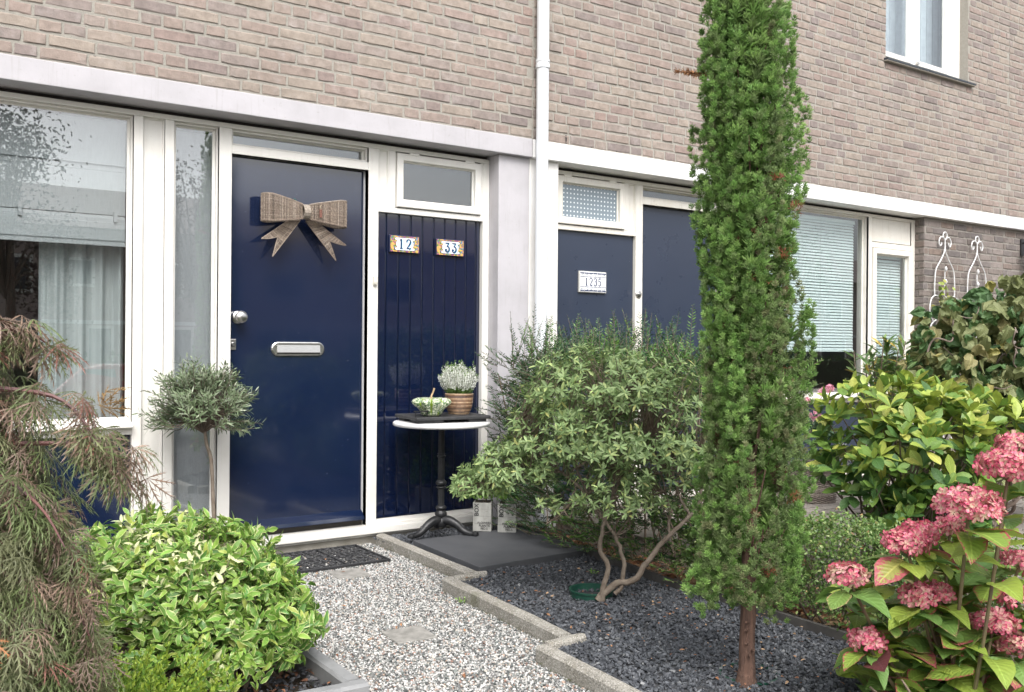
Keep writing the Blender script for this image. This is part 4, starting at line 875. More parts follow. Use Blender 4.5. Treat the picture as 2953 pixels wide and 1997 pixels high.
# gravels
OCT = np.array([[0, 0, -1.], [1, 0, 0], [0, 1, 0], [-1, 0, 0], [0, -1, 0], [0, 0, 1]]) * 1.05; OCF = np.array([[0, 2, 1], [0, 3, 2], [0, 4, 3], [0, 1, 4], [5, 1, 2], [5, 2, 3], [5, 3, 4], [5, 4, 1]])
def stones(rng, P, s, cols, flat=.7, rough=.22, smooth=True, octa=False):
    B = np.array([[-1, -1, -1], [1, -1, -1], [1, 1, -1], [-1, 1, -1], [-1, -1, 1], [1, -1, 1], [1, 1, 1], [-1, 1, 1]], float) * .62; n = len(P)
    B = OCT if octa else B; nb = len(B)
    V = B[None] * (1 + rng.normal(0, rough, (n, nb, 3))); sc = np.stack([rng.uniform(.8, 1.35, n), rng.uniform(.65, 1.05, n), rng.uniform(.5, .9, n) * flat], 1) * s[:, None]; V = V * sc[:, None]
    q = rng.normal(size=(n, 4)) * [1, .35, .35, 1]; q /= np.linalg.norm(q, axis=1)[:, None]; w, x, y, z = q.T
    Rm = np.stack([1 - 2 * (y * y + z * z), 2 * (x * y - z * w), 2 * (x * z + y * w), 2 * (x * y + z * w), 1 - 2 * (x * x + z * z), 2 * (y * z - x * w), 2 * (x * z - y * w), 2 * (y * z + x * w), 1 - 2 * (x * x + y * y)], 1).reshape(-1, 3, 3)
    V = np.einsum('nij,nkj->nki', Rm, V) + P[:, None]; F0 = OCF if octa else G.BF; F = (F0[None] + (np.arange(n) * nb)[:, None, None]).reshape(-1, F0.shape[1]); g = G(); g.add(V.reshape(-1, 3), F, np.repeat(cols, nb, 0)); return g
def poly_pts(rng, n, poly, z):
    poly = np.array(poly); lo, hi = poly.min(0), poly.max(0); out = np.zeros((0, 2))
    while len(out) < n:
        p = rng.uniform(lo, hi, (n * 2, 2)); ins = np.zeros(len(p), bool); j = len(poly) - 1
        for i in range(len(poly)):
            xi, yi = poly[i]; xj, yj = poly[j]; c = ((yi > p[:, 1]) != (yj > p[:, 1])) & (p[:, 0] < (xj - xi) * (p[:, 1] - yi) / (yj - yi + 1e-12) + xi); ins ^= c; j = i
        out = np.vstack([out, p[ins]])
    return np.column_stack([out[:n], z + rng.uniform(-.003, .003, n)])
PATH = [(1.352, -4.3), (1.352, -.02), (2.462, -.02), (2.430, -1.16), (2.272, -1.175), (2.208, -2.20), (2.050, -2.245), (1.99, -3.3), (1.99, -4.3)]
rg_ = np.random.default_rng(21)
g = G(); p3 = [(x, y, -.0655) for x, y in PATH]; g.add(p3, np.arange(len(p3))[::-1][None, :]); structure(g, "gravel_path", mat("path_bed", (.22, .215, .21), .95, (.12, .12, .12), 130, bs=.6, bscale=150))
P = poly_pts(rg_, 70000, PATH, -.0605); P = P[inview(P, .03)][:42000]
cols = pick(rg_, len(P), [(.56, .555, .54), (.45, .445, .43), (.24, .245, .24), (.11, .12, .12), (.16, .18, .17), (.40, .29, .23), (.31, .19, .15), (.44, .40, .35)], [8, 7, 5, 3.5, 4, 1.2, .7, 1.8], .12)
tag(stones(rg_, P, rg_.uniform(.0034, .0066, len(P)), cols, .9, .12, octa=True).obj("pebble_gravel", attr_mat("pebbles", .6, 0, .2, 300, .12, 90), smooth=True), "loose white grey and pink pebble gravel on the path", "gravel", kind="stuff")
BED = [(2.46, -.05), (3.32, -.05), (3.33, -.22), (3.24, -1.08), (3.15, -1.76), (3.14, -2.46), (3.125, -4.3), (1.96, -4.3), (2.045, -3.3), (2.105, -2.25), (2.275, -2.20), (2.325, -1.19), (2.48, -1.16)]
g = G(); p3 = [(x, y, -.030) for x, y in BED]; g.add(p3, np.arange(len(p3))[::-1][None, :]); structure(g, "slate_bed", mat("slate_bed_base", (.030, .032, .036), .95, (.05, .052, .056), 60, bs=.8, bscale=90))
P = poly_pts(rg_, 28500, BED, -.024); P[:, 2] += .012 * np.clip(np.sin(P[:, 0] * 9) * np.sin(P[:, 1] * 7), -1, 1) * .4
m_ = inview(P, .03) & ~((P[:, 0] > 2.55) & (P[:, 0] < 3.26) & (P[:, 1] > -1.07) & (P[:, 1] < -.39)) & ~(np.hypot(P[:, 0] - 2.735, P[:, 1] + 1.735) < .088)
P = P[m_]; cols = pick(rg_, len(P), [(.055, .060, .070), (.075, .082, .093), (.105, .112, .125), (.040, .044, .052), (.17, .175, .18)], [5, 5, 3, 4, .35], .12)
tag(stones(rg_, P, rg_.uniform(.0055, .0108, len(P)), cols, .7, .30).obj("slate_gravel", attr_mat("slate_chips", .62, 0, .2, 200, .2, 120)), "dark grey crushed slate gravel in the bed under the cypress", "gravel", kind="stuff")
LB = [(.0, -2.215), (1.29, -2.215), (1.29, -.3), (.0, -.3)]
P = poly_pts(rg_, 5200, LB, -.040); P = P[inview(P, .03)]; cols = pick(rg_, len(P), [(.04, .043, .05), (.06, .063, .07), (.10, .10, .105)], [4, 4, 1], .12)
tag(stones(rg_, P, rg_.uniform(.006, .011, len(P)), cols, .7, .3).obj("slate_gravel", MATS["slate_chips"]), "dark slate chips and bark in the bed under the variegated shrub", "gravel", kind="stuff")
# stepping stones
STEP = mat("grey_step_stone", (.30, .29, .27), .9, (.20, .195, .18), 25, bs=.6, bscale=150)
for k, (cx, cy, s, a) in enumerate([(1.808, -1.705, .175, -4), (2.03, -.645, .175, -4)]):
    g = G(); g.box(-s / 2, s / 2, -s / 2, s / 2, -.10, -.0525); o = g.obj("stepping_stone", STEP, bevel=.004); o.location = (cx, cy, 0); o.rotation_euler = (0, 0, R(a)); tag(o, ["square grey stepping stone sunk in the middle of the pebble path", "square grey stepping stone in the pebbles just in front of the door mat"][k], "stepping stone", "stepping stones in the path")
# rubber scroll door mat
mt = thing("door_mat", "black openwork rubber door mat with scroll pattern before the door", "door mat", (1.97, -.285, -.055))
x0, x1, y0, y1 = 1.60, 2.335, -.515, -.075; g = G(); z = -.050
for a, b, c, d in [(x0, x1, y0, y0 + .012), (x0, x1, y1 - .012, y1), (x0, x0 + .012, y0 + .012, y1 - .012), (x1 - .012, x1, y0 + .012, y1 - .012), (x0 + .24, x0 + .25, y0 + .012, y1 - .012), (x0 + .485, x0 + .495, y0 + .012, y1 - .012), (x0 + .012, x0 + .24, -.30, -.292), (x0 + .25, x0 + .485, -.30, -.292), (x0 + .495, x1 - .012, -.30, -.292)]: g.box(a, b, c, d, z - .006, z + .008)
g.obj("rim", BLACKR, mt, bevel=.002, seg=1)
g = G(); rm = np.random.default_rng(6)
for i in range(18):
    for j in range(11):
        cx, cy = x0 + .03 + i * .0395, y0 + .03 + j * .0385; ph = rm.uniform(0, 6.28); dr = 1 if (i + j) % 2 else -1; t = np.linspace(0, 4.6, 11); r = .019 - .0023 * t
        g.tube(np.stack([cx + r * np.cos(ph + dr * t), cy + r * np.sin(ph + dr * t), np.full(11, z)], 1), .0052, 4, True)
g.obj("scrollwork", BLACKR, mt, smooth=True, kind="stuff")
# green plastic rings in the slate
GRN = mat("green_plastic", (.012, .055, .040), .35, (.02, .075, .05), 20)
for k, (cx, cy, r, lab) in enumerate([(2.735, -1.735, .098, "dark green plastic pot rim sunk beside the spreading shrub"), (2.545, -2.835, .10, "dark green plastic ring sunk beside the cypress trunk")]):
    g = G(); zr = 0 if k == 0 else -.0265; g.lathe([(r, -.09), (r, zr - .002), (r + .006, zr), (r + .006, zr + .006), (r - .004, zr + .006), (r - .006, -.09)], cx, cy, 40, cap0=False, cap1=False); tag(g.obj("plastic_ring", GRN, smooth=True), lab, "plastic ring", "green plastic rings in the slate")
g = G(); g.lathe([(.092, -.045), (.05, -.040), (.001, -.036)], 2.735, -1.735, 24); structure(g, "planting_soil", MATS["garden_soil"])
# patio of the neighbour: small concrete pavers
PAV = mat("paver_concrete", (.29, .265, .235), .9, (.22, .20, .18), 8, bs=.4, bscale=90, coord='Object')
def paver_m():
    m, n, l, p = _new("paver_each"); oi = n.new("ShaderNodeObjectInfo"); c = lerp_node(n, l, oi.outputs["Random"], (.33, .30, .265), (.23, .205, .185)); c = lerp_node(n, l, 1, c, mrange(n, l, noise(n, l, 60, 4), .3, .7, .8, 1.2), 'MULTIPLY'); l.new(c, p.inputs["Base Color"]); p.inputs["Roughness"].default_value = .9; bump(n, l, p, noise(n, l, 120, 4), .4, .003); return m
g = G(); g.box(3.95, 14, -3.9, -.05, -.084, -.062); pt = structure(g, "patio_paving", mat("paving_joint", (.15, .135, .115), .95, (.11, .10, .075), 20))
g = G(); g.box(-.0975, .0975, -.0475, .0475, -.03, 0); 
V = np.vstack(g.v); V[4:, :2] *= .965; pm = make_mesh("paver", V, [np.vstack(f) for f in g.f.values()], paver_m())
rp = np.random.default_rng(14); cnt = 0
for r_ in range(38):
    for c_ in range(22):
        x = 3.95 + .1 + c_ * .2035 + (.1 if r_ % 2 else 0); y = -3.75 + r_ * .1035; Pp = np.array([x, y, -.05])
        if cnt < 300 and 4.3 < x < 7.4 and y > -2.6 and bool(inview(Pp[None])[0]): put("paver", pm, pt, (x, y, -.046 + rp.normal(0, .0012)), (R(rp.normal(0, .5)), R(rp.normal(0, .5)), R(rp.normal(0, .4)))); cnt += 1

# ------------------------------------------------------------------ cypress
BARK = mat("red_brown_bark", (.15, .085, .060), .9, (.085, .05, .038), 40, bs=1, bscale=50, bdist=.008, stretch=(3, 3, .3))
BARK2 = mat("grey_brown_bark", (.20, .165, .13), .85, (.13, .10, .075), 30, bs=.8, bscale=60, bdist=.004)
TWIG = MATS["twig_bark"]
r1 = np.random.default_rng(101)
CXY = np.array([2.470, -2.895])
cy = thing("cypress_tree", "tall columnar green cypress standing in the slate gravel", "tree", (*CXY, -.02))
g = G(); zt = np.array([-.03, .0, .06, .3, .8, 1.5, 2.3, 2.9]); rt_ = np.array([.040, .031, .027, .025, .021, .016, .010, .004]); P = np.stack([CXY[0] + .006 * np.sin(zt * 4), CXY[1] + .006 * np.cos(zt * 3), zt], 1)
g.tube(spline(P, 40), np.interp(np.linspace(0, 1, 40), np.linspace(0, 1, 8), rt_), 14); g.v[-1] = g.v[-1] + r1.normal(0, .0013, g.v[-1].shape) * [1, 1, .3]
for q_ in range(7): z_ = r1.uniform(.06, .30); a_ = r1.uniform(3, 5.6); g.tube([[CXY[0], CXY[1], z_], [CXY[0] + .034 * math.cos(a_), CXY[1] + .034 * math.sin(a_), z_ + .012]], [.006, .004], 6)
g.obj("trunk", BARK, cy, smooth=True)
ZP = np.array([.22, .30, .38, .50, .60, .72, .85, 1.0, 1.1, 1.25, 1.4, 1.55, 1.7, 1.85, 2.0, 2.15, 2.3, 2.5, 2.8, 3.1]); RP = .765 * np.array([.05, .14, .185, .20, .185, .18, .19, .192, .185, .17, .180, .176, .182, .184, .176, .162, .138, .11, .06, .01])
gl = G()
for k in range(60):
    a = r1.uniform(0, 6.28); z = r1.uniform(.28, 2.2); rr = np.interp(z + .2, ZP, RP) * .8; b0 = np.array([CXY[0], CXY[1], z]); d = np.array([math.cos(a), math.sin(a), 0])
    gl.tube(spline([b0, b0 + d * rr * .5 + [0, 0, .05], b0 + d * rr + [0, 0, .18]], 7), np.linspace(.006, .002, 7), 5)
gl.obj("limb", BARK, cy, smooth=True)
# spray: a little fan of scale-leaved fingers
def spray_t():
    V = []; F = []; U = []
    def finger(b, d, L, w, lift):
        d = np.array(d) / np.hypot(*d); q = np.array([-d[1], d[0]]); i = len(V); b = np.array(b)
        for pt, z, u in ((b - q * w * .5, 0, 0), (b + d * L * .6 - q * w, lift * .5, .6), (b + d * L, lift, 1), (b + d * L * .6 + q * w, lift * .5 + .03, .6)): V.append([pt[0], pt[1], z]); U.append([0, min(1, b[1] + u * L)])
        F.append([i, i + 1, i + 2]); F.append([i, i + 2, i + 3])
    finger((0, 0), (0, 1), 1.0, .050, .04)
    for q_, (y, a, L) in enumerate(((.18, 50, .46), (.48, 40, .40))):
        for s in (-1, 1): finger((0, y), (s * math.sin(R(a)), math.cos(R(a))), L, .048, .20 * (1 if (q_ + (s > 0)) % 2 else -1))
    return np.array(V, float), np.array(F), np.array(U, float)
SPR = spray_t(); SPRC = (.62 + .62 * SPR[2][:, 1])[:, None]           # paler new growth at the tips
g = G(); GREEN = [(.180, .322, .080), (.212, .362, .094), (.146, .275, .068), (.255, .400, .114), (.200, .290, .104)]
def sprays(C, A, N, S, cols_):
    V, F, U = scatter(SPR, C, A, N, S); g.add(V, F, (cols_[:, None, :] * SPRC[None]).reshape(-1, 3))
def plume(base, up, H_, Rr, n, pal=GREEN, w=None, size=(.022, .038)):
    """flame-shaped plume made of tufts, each tuft a few sprays from one point"""
    m = max(3, n // 7); t = r1.beta(1.15, 1.25, m); prof = 1.75 * (t + .06) ** .55 * (1.02 - t) ** .75; a = r1.uniform(0, 6.28, m); q = r1.uniform(.25, 1, m) ** .35
    ref = np.array([1., 0, 0]) if abs(up[0]) < .8 else np.array([0, 1., 0]); u = np.cross(up, ref); u /= np.linalg.norm(u); v = np.cross(up, u)
    out = np.cos(a)[:, None] * u + np.sin(a)[:, None] * v; C = base + up * (t * H_)[:, None] + out * (Rr * prof * q)[:, None]
    ax = unit(up * r1.uniform(.9, 1.4, (m, 1)) + out * r1.uniform(.12, .55, (m, 1)) + sph(r1, m) * .12); P, A, N = rosettes(r1, C, ax, 7, (4, 27), .10)
    cc = np.repeat(pick(r1, m, pal, w, .12), 7, 0) * r1.uniform(.85, 1.12, (m * 7, 1)) * r1.uniform(.85, 1.12); sprays(P - A * .012, A, N, r1.uniform(*size, len(P)), cc)
LEAN = lambda z: right * (-.030 * np.clip((z - .9) / 1.4, -.3, 1.3))
right = RT * [1, 1, 0]
placed = []; OLIVE = [(.190, .270, .100), (.220, .300, .115), (.160, .240, .085), (.22, .24, .115)]
for k in range(6000):                       # upright plumes set side by side round the column, dark grooves between them
    if len(placed) >= 250: break
    z = r1.uniform(.24, 2.75); a = r1.uniform(0, 6.28); d = np.array([math.cos(a), math.sin(a), 0]); Rm = np.interp(z + .24, ZP, RP)
    if d @ FW > .5 and r1.random() < .6: continue
    if .34 < z < .74 and abs(((a - R(245) + math.pi) % (2 * math.pi)) - math.pi) < .62: continue      # gap where the trunk shows
    if any(abs(z - z2) < .16 and abs(((a - a2 + math.pi) % (2 * math.pi)) - math.pi) * Rm < .050 for z2, a2 in placed): continue
    placed.append((z, a)); H_ = r1.uniform(.30, .62); Rr = r1.uniform(.036, .054); mod = 1 + .11 * math.sin(a * 3 + z * 6) + .09 * math.sin(a * 2 - z * 11) + r1.normal(0, .06)
    plume(np.array([*CXY, z - .05]) + LEAN(z) + d * max(0, Rm * mod - Rr * .55), unit(np.array([d[0] * .10, d[1] * .10, 1.0])), H_, Rr, int(370 * H_ / .33), pal=GREEN if r1.random() > (.45 if z < 1.1 else .08) else OLIVE, size=(.021, .035))
for k in range(200):                        # inner growth
    z = r1.uniform(.30, 2.6); a = r1.uniform(0, 6.28)
    if .3 < z < .75 and abs(((a - R(245) + math.pi) % (2 * math.pi)) - math.pi) < .9: continue
    Rm = np.interp(z, ZP, RP) * r1.uniform(.15, .68); plume(np.array([*CXY, z]) + LEAN(z) + np.array([math.cos(a), math.sin(a), 0]) * Rm, np.array([0, 0, 1.]), .24, .06, 56, size=(.055, .080))
# separate lobes low on the left and the lower front spear
for s, z, H_, Rr, n in [(-.075, .52, .36, .085, 420), (-.13, .34, .30, .075, 320), (-.20, .22, .17, .060, 200), (-.16, .24, .15, .05, 140), (.12, .36, .30, .08, 320), (.16, .55, .34, .07, 300), (.03, .30, .22, .06, 200), (-.03, .24, .18, .05, 120)]:
    plume(np.array([*CXY, z]) + right * s + np.array([-.03, -.06, 0]) * (1 if s < 0 else .4), np.array([0, 0, 1.]), H_, Rr, n)
for k in range(60): plume(np.array([*CXY, r1.uniform(.3, 1.6)]) + sph(r1, 1)[0] * [.10, .10, .02], np.array([0, 0, 1.]), .12, .04, 14, [(.14, .085, .045), (.19, .11, .055), (.10, .07, .04)])
g.obj("crown", attr_mat("cypress_foliage", .62, .34, var=.2, vscale=30), cy, kind="stuff")
g = G()
P = spline([CXY.tolist() + [2.03], (np.r_[CXY, 2.045] + right * -.14).tolist(), (np.r_[CXY, 2.055] + right * -.245).tolist()], 8); n = 60; u = r1.uniform(.35, 1, n); C = np.stack([np.interp(u, np.linspace(0, 1, 8), P[:, i]) for i in range(3)], 1)
leaves_into(g, SPR, C, unit(-right * 1.0 + sph(r1, n) * .45), sph(r1, n), r1.uniform(.022, .036, n), pick(r1, n, [(.36, .17, .07), (.44, .23, .11), (.28, .13, .06)], None, .15), useuv=False)
for s, z in ((.125, 1.58), (.05, 1.67), (.08, 1.42), (-.02, 1.34), (.12, .62), (.05, .38)):
    n = 12; C = np.r_[CXY, z] + right * s + FW * -.10 + r1.normal(0, .012, (n, 3)); leaves_into(g, SPR, C, unit(sph(r1, n) + [0, 0, .8]), sph(r1, n), .03, pick(r1, n, [(.32, .10, .05), (.25, .09, .05)], None, .15), useuv=False)
g.tube(P, .003, 4, False, (.20, .11, .06)); g.obj("dead_sprig", MATS["cypress_foliage"], cy, label="dry orange brown sprigs", kind="stuff")

# ------------------------------------------------------------------ spreading small-leaved shrub (centre)
r2 = np.random.default_rng(202)
sh = thing("spreading_shrub", "spreading shrub with narrow grey green leaves on bare twisted stems beside the cypress", "shrub", (2.71, -1.85, -.02))
ST = [([(2.700, -1.845, -.03), (2.708, -1.849, .038), (2.725, -1.860, .135), (2.697, -1.841, .21), (2.707, -1.848, .294), (2.717, -1.855, .361), (2.74, -1.871, .436), (2.77, -1.85, .62), (2.80, -1.80, .85)], .014, .005),
      ([(2.755, -1.875, .01), (2.777, -1.896, .056), (2.784, -1.901, .152), (2.762, -1.886, .236), (2.720, -1.857, .327), (2.66, -1.80, .45), (2.58, -1.75, .65)], .012, .005),
      ([(2.690, -1.835, -.02), (2.750, -1.877, .055), (2.819, -1.925, .073), (2.867, -1.958, .153), (2.942, -2.009, .262), (3.004, -2.052, .338), (3.06, -2.09, .42), (3.10, -2.08, .62)], .018, .006),
      ([(2.952, -2.016, .271), (2.948, -2.013, .388), (2.934, -2.003, .489), (2.90, -1.95, .72)], .007, .003), ([(3.024, -2.066, .372), (2.982, -2.037, .464), (2.96, -1.98, .66)], .007, .003),
      ([(2.692, -1.838, .377), (2.651, -1.809, .444), (2.595, -1.771, .511), (2.539, -1.733, .552), (2.415, -1.647, .559), (2.312, -1.576, .50)], .008, .003), ([(2.539, -1.733, .552), (2.47, -1.66, .66), (2.42, -1.6, .78)], .005, .002),
      ([(2.62, -1.78, .52), (2.55, -1.78, .40), (2.47, -1.74, .33)], .004, .002)]
pts = []
for k, (P, a, b) in enumerate(ST):
    g = G(); Q = spline(P, 26); Q[1:-1] += r2.normal(0, .0025, (24, 3)); g.tube(Q, np.linspace(a, b, 26), 8); g.obj("stem", BARK2, sh, smooth=True); pts.append(Q[12:])
# crown lobes: centre, radii
LOB = [((2.76, -1.83, .77), (.34, .32, .33), 360), ((2.95, -1.97, .74), (.30, .28, .34), 280), ((2.53, -1.71, .72), (.25, .25, .23), 210), ((2.36, -1.60, .58), (.20, .18, .11), 150), ((2.235, -1.53, .50), (.12, .11, .05), 46), ((2.70, -1.80, .95), (.34, .30, .17), 230), ((2.74, -1.92, .47), (.20, .14, .12), 70), ((2.52, -1.76, .42), (.10, .08, .05), 18), ((2.90, -2.03, .40), (.05, .05, .05), 8)]
C = []; AX = []
for c, r, n in LOB:
    d = sph(r2, n); d[:, 2] = np.where(d[:, 2] < -.3, d[:, 2] * .5, d[:, 2]); d = unit(d); q = r2.uniform(.35, 1, n) ** .45; rr = lobed(r2, d, 12, .3) * q
    C.append(np.array(c) + d * np.array(r) * rr[:, None]); AX.append(unit(d * .7 + [0, 0, .55] + sph(r2, n) * .45))
C = np.vstack(C); AX = np.vstack(AX); LT = leaf_t([.22, .6, .85], [.10, .145, .08], .18, .22)
g = G(); P, A, N = rosettes(r2, C, AX, 8, (42, 92), .22); PAL = [(.215, .310, .125), (.265, .360, .155), (.170, .260, .100), (.335, .420, .160), (.44, .46, .16)]
leaves_into(g, LT, P, A, N, r2.uniform(.026, .042, len(P)), pick(r2, len(P), PAL, [5, 4, 4, 2, .35], .14))
P, A, N = rosettes(r2, C - AX * .025, AX, 2, (60, 100), .3); leaves_into(g, LT, P, A, N, r2.uniform(.022, .036, len(P)), pick(r2, len(P), PAL, [5, 4, 4, 2, .35], .14))
g.obj("crown", attr_mat("daphne_leaf", .5, .25, var=.12), sh, kind="stuff")
g = G(); ALL = np.vstack(pts)
for c, a in zip(C[::2], AX[::2]):
    j = np.argmin(((ALL - (c - [0, 0, .08])) ** 2).sum(1)); b = ALL[j]; m_ = (b + c) / 2 + r2.normal(0, .02, 3) - a * .03; g.tube(spline([b, m_, c - a * .005], 5), [.0032, .0026, .0022, .0018, .0014], 4, False)
g.obj("twigs", TWIG, sh, kind="stuff")

# ------------------------------------------------------------------ yew hedge behind it
r3 = np.random.default_rng(303)
yw_ = thing("yew_bush", "dark green feathery yew bush between the downpipe and the cypress", "shrub", (3.5, -1.05, -.05))
NT = (np.array([[0, 0, 0], [-.125, .5, .01], [0, 1, -.04], [.125, .5, .01]]), np.array([[0, 2, 1], [0, 3, 2]]), np.zeros((4, 2))); g = G(); gt = G(); nsh = 0
def yew_shoot(b, d, L, pal):
    k = int(L / .0070); t = np.linspace(.06, 1, k); d = unit(d); bend = np.array([0, 0, r3.uniform(-.12, .2)]) * L; P = b + d * (t * L)[:, None] + bend * (t ** 2)[:, None]
    s = unit(np.cross(d, [r3.normal(0, .3), r3.normal(0, .3), 1.0])); upn = np.cross(s, d); sg = np.where(np.arange(k) % 2, 1, -1)[:, None]
    A = unit(s * sg + d * .65 + upn * r3.uniform(-.15, .5, (k, 1)) + sph(r3, k) * .15); S = .031 * np.minimum(1, (1.12 - t) * 3.2) * r3.uniform(.8, 1.1, k)
    leaves_into(g, NT, P, A, np.tile(upn, (k, 1)) * .5 + sph(r3, k) * 1.0, S, pick(r3, k, pal, None, .14), useuv=False); gt.tube(np.vstack([b, P[k // 2], P[-1]]), [.0022, .0016, .0008], 3, False)
DK = [(.038, .100, .034), (.052, .124, .040), (.028, .080, .026)]; LTG = [(.10, .215, .040), (.135, .26, .045), (.08, .17, .036)]
for k in range(2300):
    yy = r3.uniform(-1.95, -.30); cxx = 3.52 - .02 * yy; a = r3.uniform(-20, 200); hw = .40 if yy < -.6 else .34; top = 1.03 + .05 * math.sin(yy * 6)
    zc_ = r3.uniform(.0, top - .12); q = r3.uniform(.45, 1)
    if k % 3 == 0: b = np.array([cxx + r3.uniform(-hw, hw) * .9, yy, top - r3.uniform(.02, .22)]); d = np.array([r3.normal(0, .5), r3.normal(0, .5), r3.uniform(.5, 1.2)])
    else:
        s = -1 if r3.random() < .72 else 1; b = np.array([cxx + s * hw * q * (1 - .25 * (zc_ > .85)), yy, zc_]); d = np.array([s * r3.uniform(.5, 1.1), r3.normal(-.15, .5), r3.uniform(.0, .75)])
    yew_shoot(b, d, r3.uniform(.11, .22), DK if r3.random() < (.9 if yy > -1.0 else .5) else LTG)
for k in range(120):     # long upright leaders above the top
    yy = r3.uniform(-1.5, -.35); b = np.array([3.45 + r3.uniform(-.3, .3), yy, .98]); yew_shoot(b, np.array([r3.normal(0, .25), r3.normal(0, .25), 1.0]), r3.uniform(.16, .34), DK if r3.random() < .65 else LTG)
for k in range(230):     # left side shoots against the pier
    b = np.array([3.13 + r3.uniform(0, .2), r3.uniform(-.95, -.32), r3.uniform(.18, 1.0)]); yew_shoot(b, np.array([-1, r3.normal(-.2, .4), r3.uniform(.1, .7)]), r3.uniform(.12, .24), DK)
g.obj("foliage", attr_mat("yew_needles", .42, .12, var=.12), yw_, kind="stuff")
for k in range(26): yy = r3.uniform(-1.9, -.35); a = r3.normal(0, .2); gt.tube(spline([(3.5 + r3.normal(0, .1), yy, -.06), (3.5 + a * .6, yy + r3.normal(0, .05), .4), (3.5 + a * 1.2, yy + r3.normal(0, .1), .95)], 8), np.linspace(.007, .003, 8), 5, False)
gt.obj("branches", TWIG, yw_, kind="stuff")

# ------------------------------------------------------------------ box hedge right of the cypress
r4 = np.random.default_rng(404)
bh = thing("box_hedge", "low clipped box hedge right of the cypress with a few bronzed tips", "hedge", (3.42, -2.6, -.05))
n = 3500; yy = r4.uniform(-3.35, -1.85, n); sd = r4.random(n); xx = np.where(sd < .45, 3.20 + r4.normal(0, .035, n), 3.20 + r4.uniform(0, .46, n)); zz = np.where(sd < .45, r4.uniform(.02, .33, n), .335 + r4.normal(0, .03, n) - np.maximum(0, xx - 3.5) * .2)
m_ = sd > .85; zz[m_] = r4.uniform(.0, .3, m_.sum()); xx[m_] = 3.2 + r4.uniform(0.02, .3, m_.sum()); zz += .02 * np.sin(yy * 9) + .015 * np.sin(xx * 14)
C = np.stack([xx, yy, zz], 1); AX = unit(np.stack([np.where(sd < .45, -1., -.1), r4.normal(0, .3, n), np.where(sd < .45, .45, 1.)], 1) + sph(r4, n) * .45); g = G(); BL = leaf_t([.35, .75], [.26, .22], .2, .15)
P, A, N = rosettes(r4, C, AX, 8, (25, 80), .3); P = P + A * .004 + r4.normal(0, .009, P.shape)
leaves_into(g, BL, P, A, N, r4.uniform(.011, .019, len(P)), pick(r4, len(P), [(.075, .150, .035), (.11, .195, .045), (.165, .25, .07), (.25, .31, .11), (.30, .18, .085)], [4, 4, 3, 2, .35], .15)); g.obj("foliage", attr_mat("box_leaf", .4, .2, var=.12), bh, kind="stuff")
g = G()
for k in range(60): yk = r4.uniform(-3.3, -1.9); x_ = 3.3 + r4.uniform(-.05, .2); g.tube(spline([(x_, yk, -.06), (x_ + r4.normal(0, .05), yk + r4.normal(0, .05), .12), (x_ + r4.normal(0, .1) - .04, yk + r4.normal(0, .08), .30)], 6), np.linspace(.006, .002, 6), 4, False)
g.obj("branches", TWIG, bh, kind="stuff")

# ------------------------------------------------------------------ variegated shrub, lower left
r5 = np.random.default_rng(505)
vs_ = thing("variegated_shrub", "bushy shrub with pale edged green leaves in the bed at lower left", "shrub", (1.0, -1.72, -.06))
LOB = [((.95, -1.66, .18), (.36, .36, .23), 560), ((1.10, -1.80, .12), (.24, .28, .23), 470), ((.78, -1.76, .20), (.30, .28, .23), 380), ((.90, -1.58, .35), (.32, .30, .12), 260), ((.98, -2.02, .08), (.24, .16, .15), 150), ((.68, -1.95, .09), (.28, .2, .20), 150)]
C = []; AX = []
for c, r, n in LOB:
    d = sph(r5, n); d[:, 2] = np.where(d[:, 2] < -.2, -d[:, 2] * .6, d[:, 2]); d = unit(d); q = r5.uniform(.45, 1, n) ** .4; C.append(np.array(c) + d * np.array(r) * (lobed(r5, d, 22, .36, 11) * q)[:, None]); AX.append(unit(d * .8 + np.array([0, 0, 1.]) * np.where(d[:, 2:3] > .35, .5, .0) + sph(r5, n) * .45))
C = np.vstack(C); AX = np.vstack(AX); ok = (C[:, 2] > -.035); C, AX = C[ok], AX[ok]
VL = leaf_t([.16, .45, .76], [.12, .205, .135], .20, .40); g = G()
P, A, N = rosettes(r5, C, AX, 7, (22, 88), .30); P = P + r5.normal(0, .010, P.shape); S = r5.uniform(.026, .058, len(P))
cc = pick(r5, len(P), [(.150, .290, .050), (.190, .340, .062), (.255, .40, .075), (.105, .235, .050), (.37, .44, .10)], [4, 4, 3, 3, 1], .12); top_ = np.repeat((r5.random(len(C)) < np.where(C[:, 2] > .30, .17, .04)), 7)
cc[top_] = pick(r5, int(top_.sum()), [(.66, .66, .40), (.58, .62, .36)], None, .08); S[top_] *= .75
leaves_into(g, VL, P, A, N, S, cc); g.obj("crown", attr_mat("variegated_leaf", .42, .26, var=.12, margin=((.52, .58, .24), .74, .22)), vs_, kind="stuff")
g = G()
for c, a in zip(C[::3], AX[::3]): b = np.array([.98 + r5.normal(0, .09), -1.75 + r5.normal(0, .09), -.07]); g.tube(spline([b, b * .5 + c * .5 + [0, 0, .04], c], 6), np.linspace(.005, .0014, 6), 4, False)
g.obj("branches", TWIG, vs_, kind="stuff")

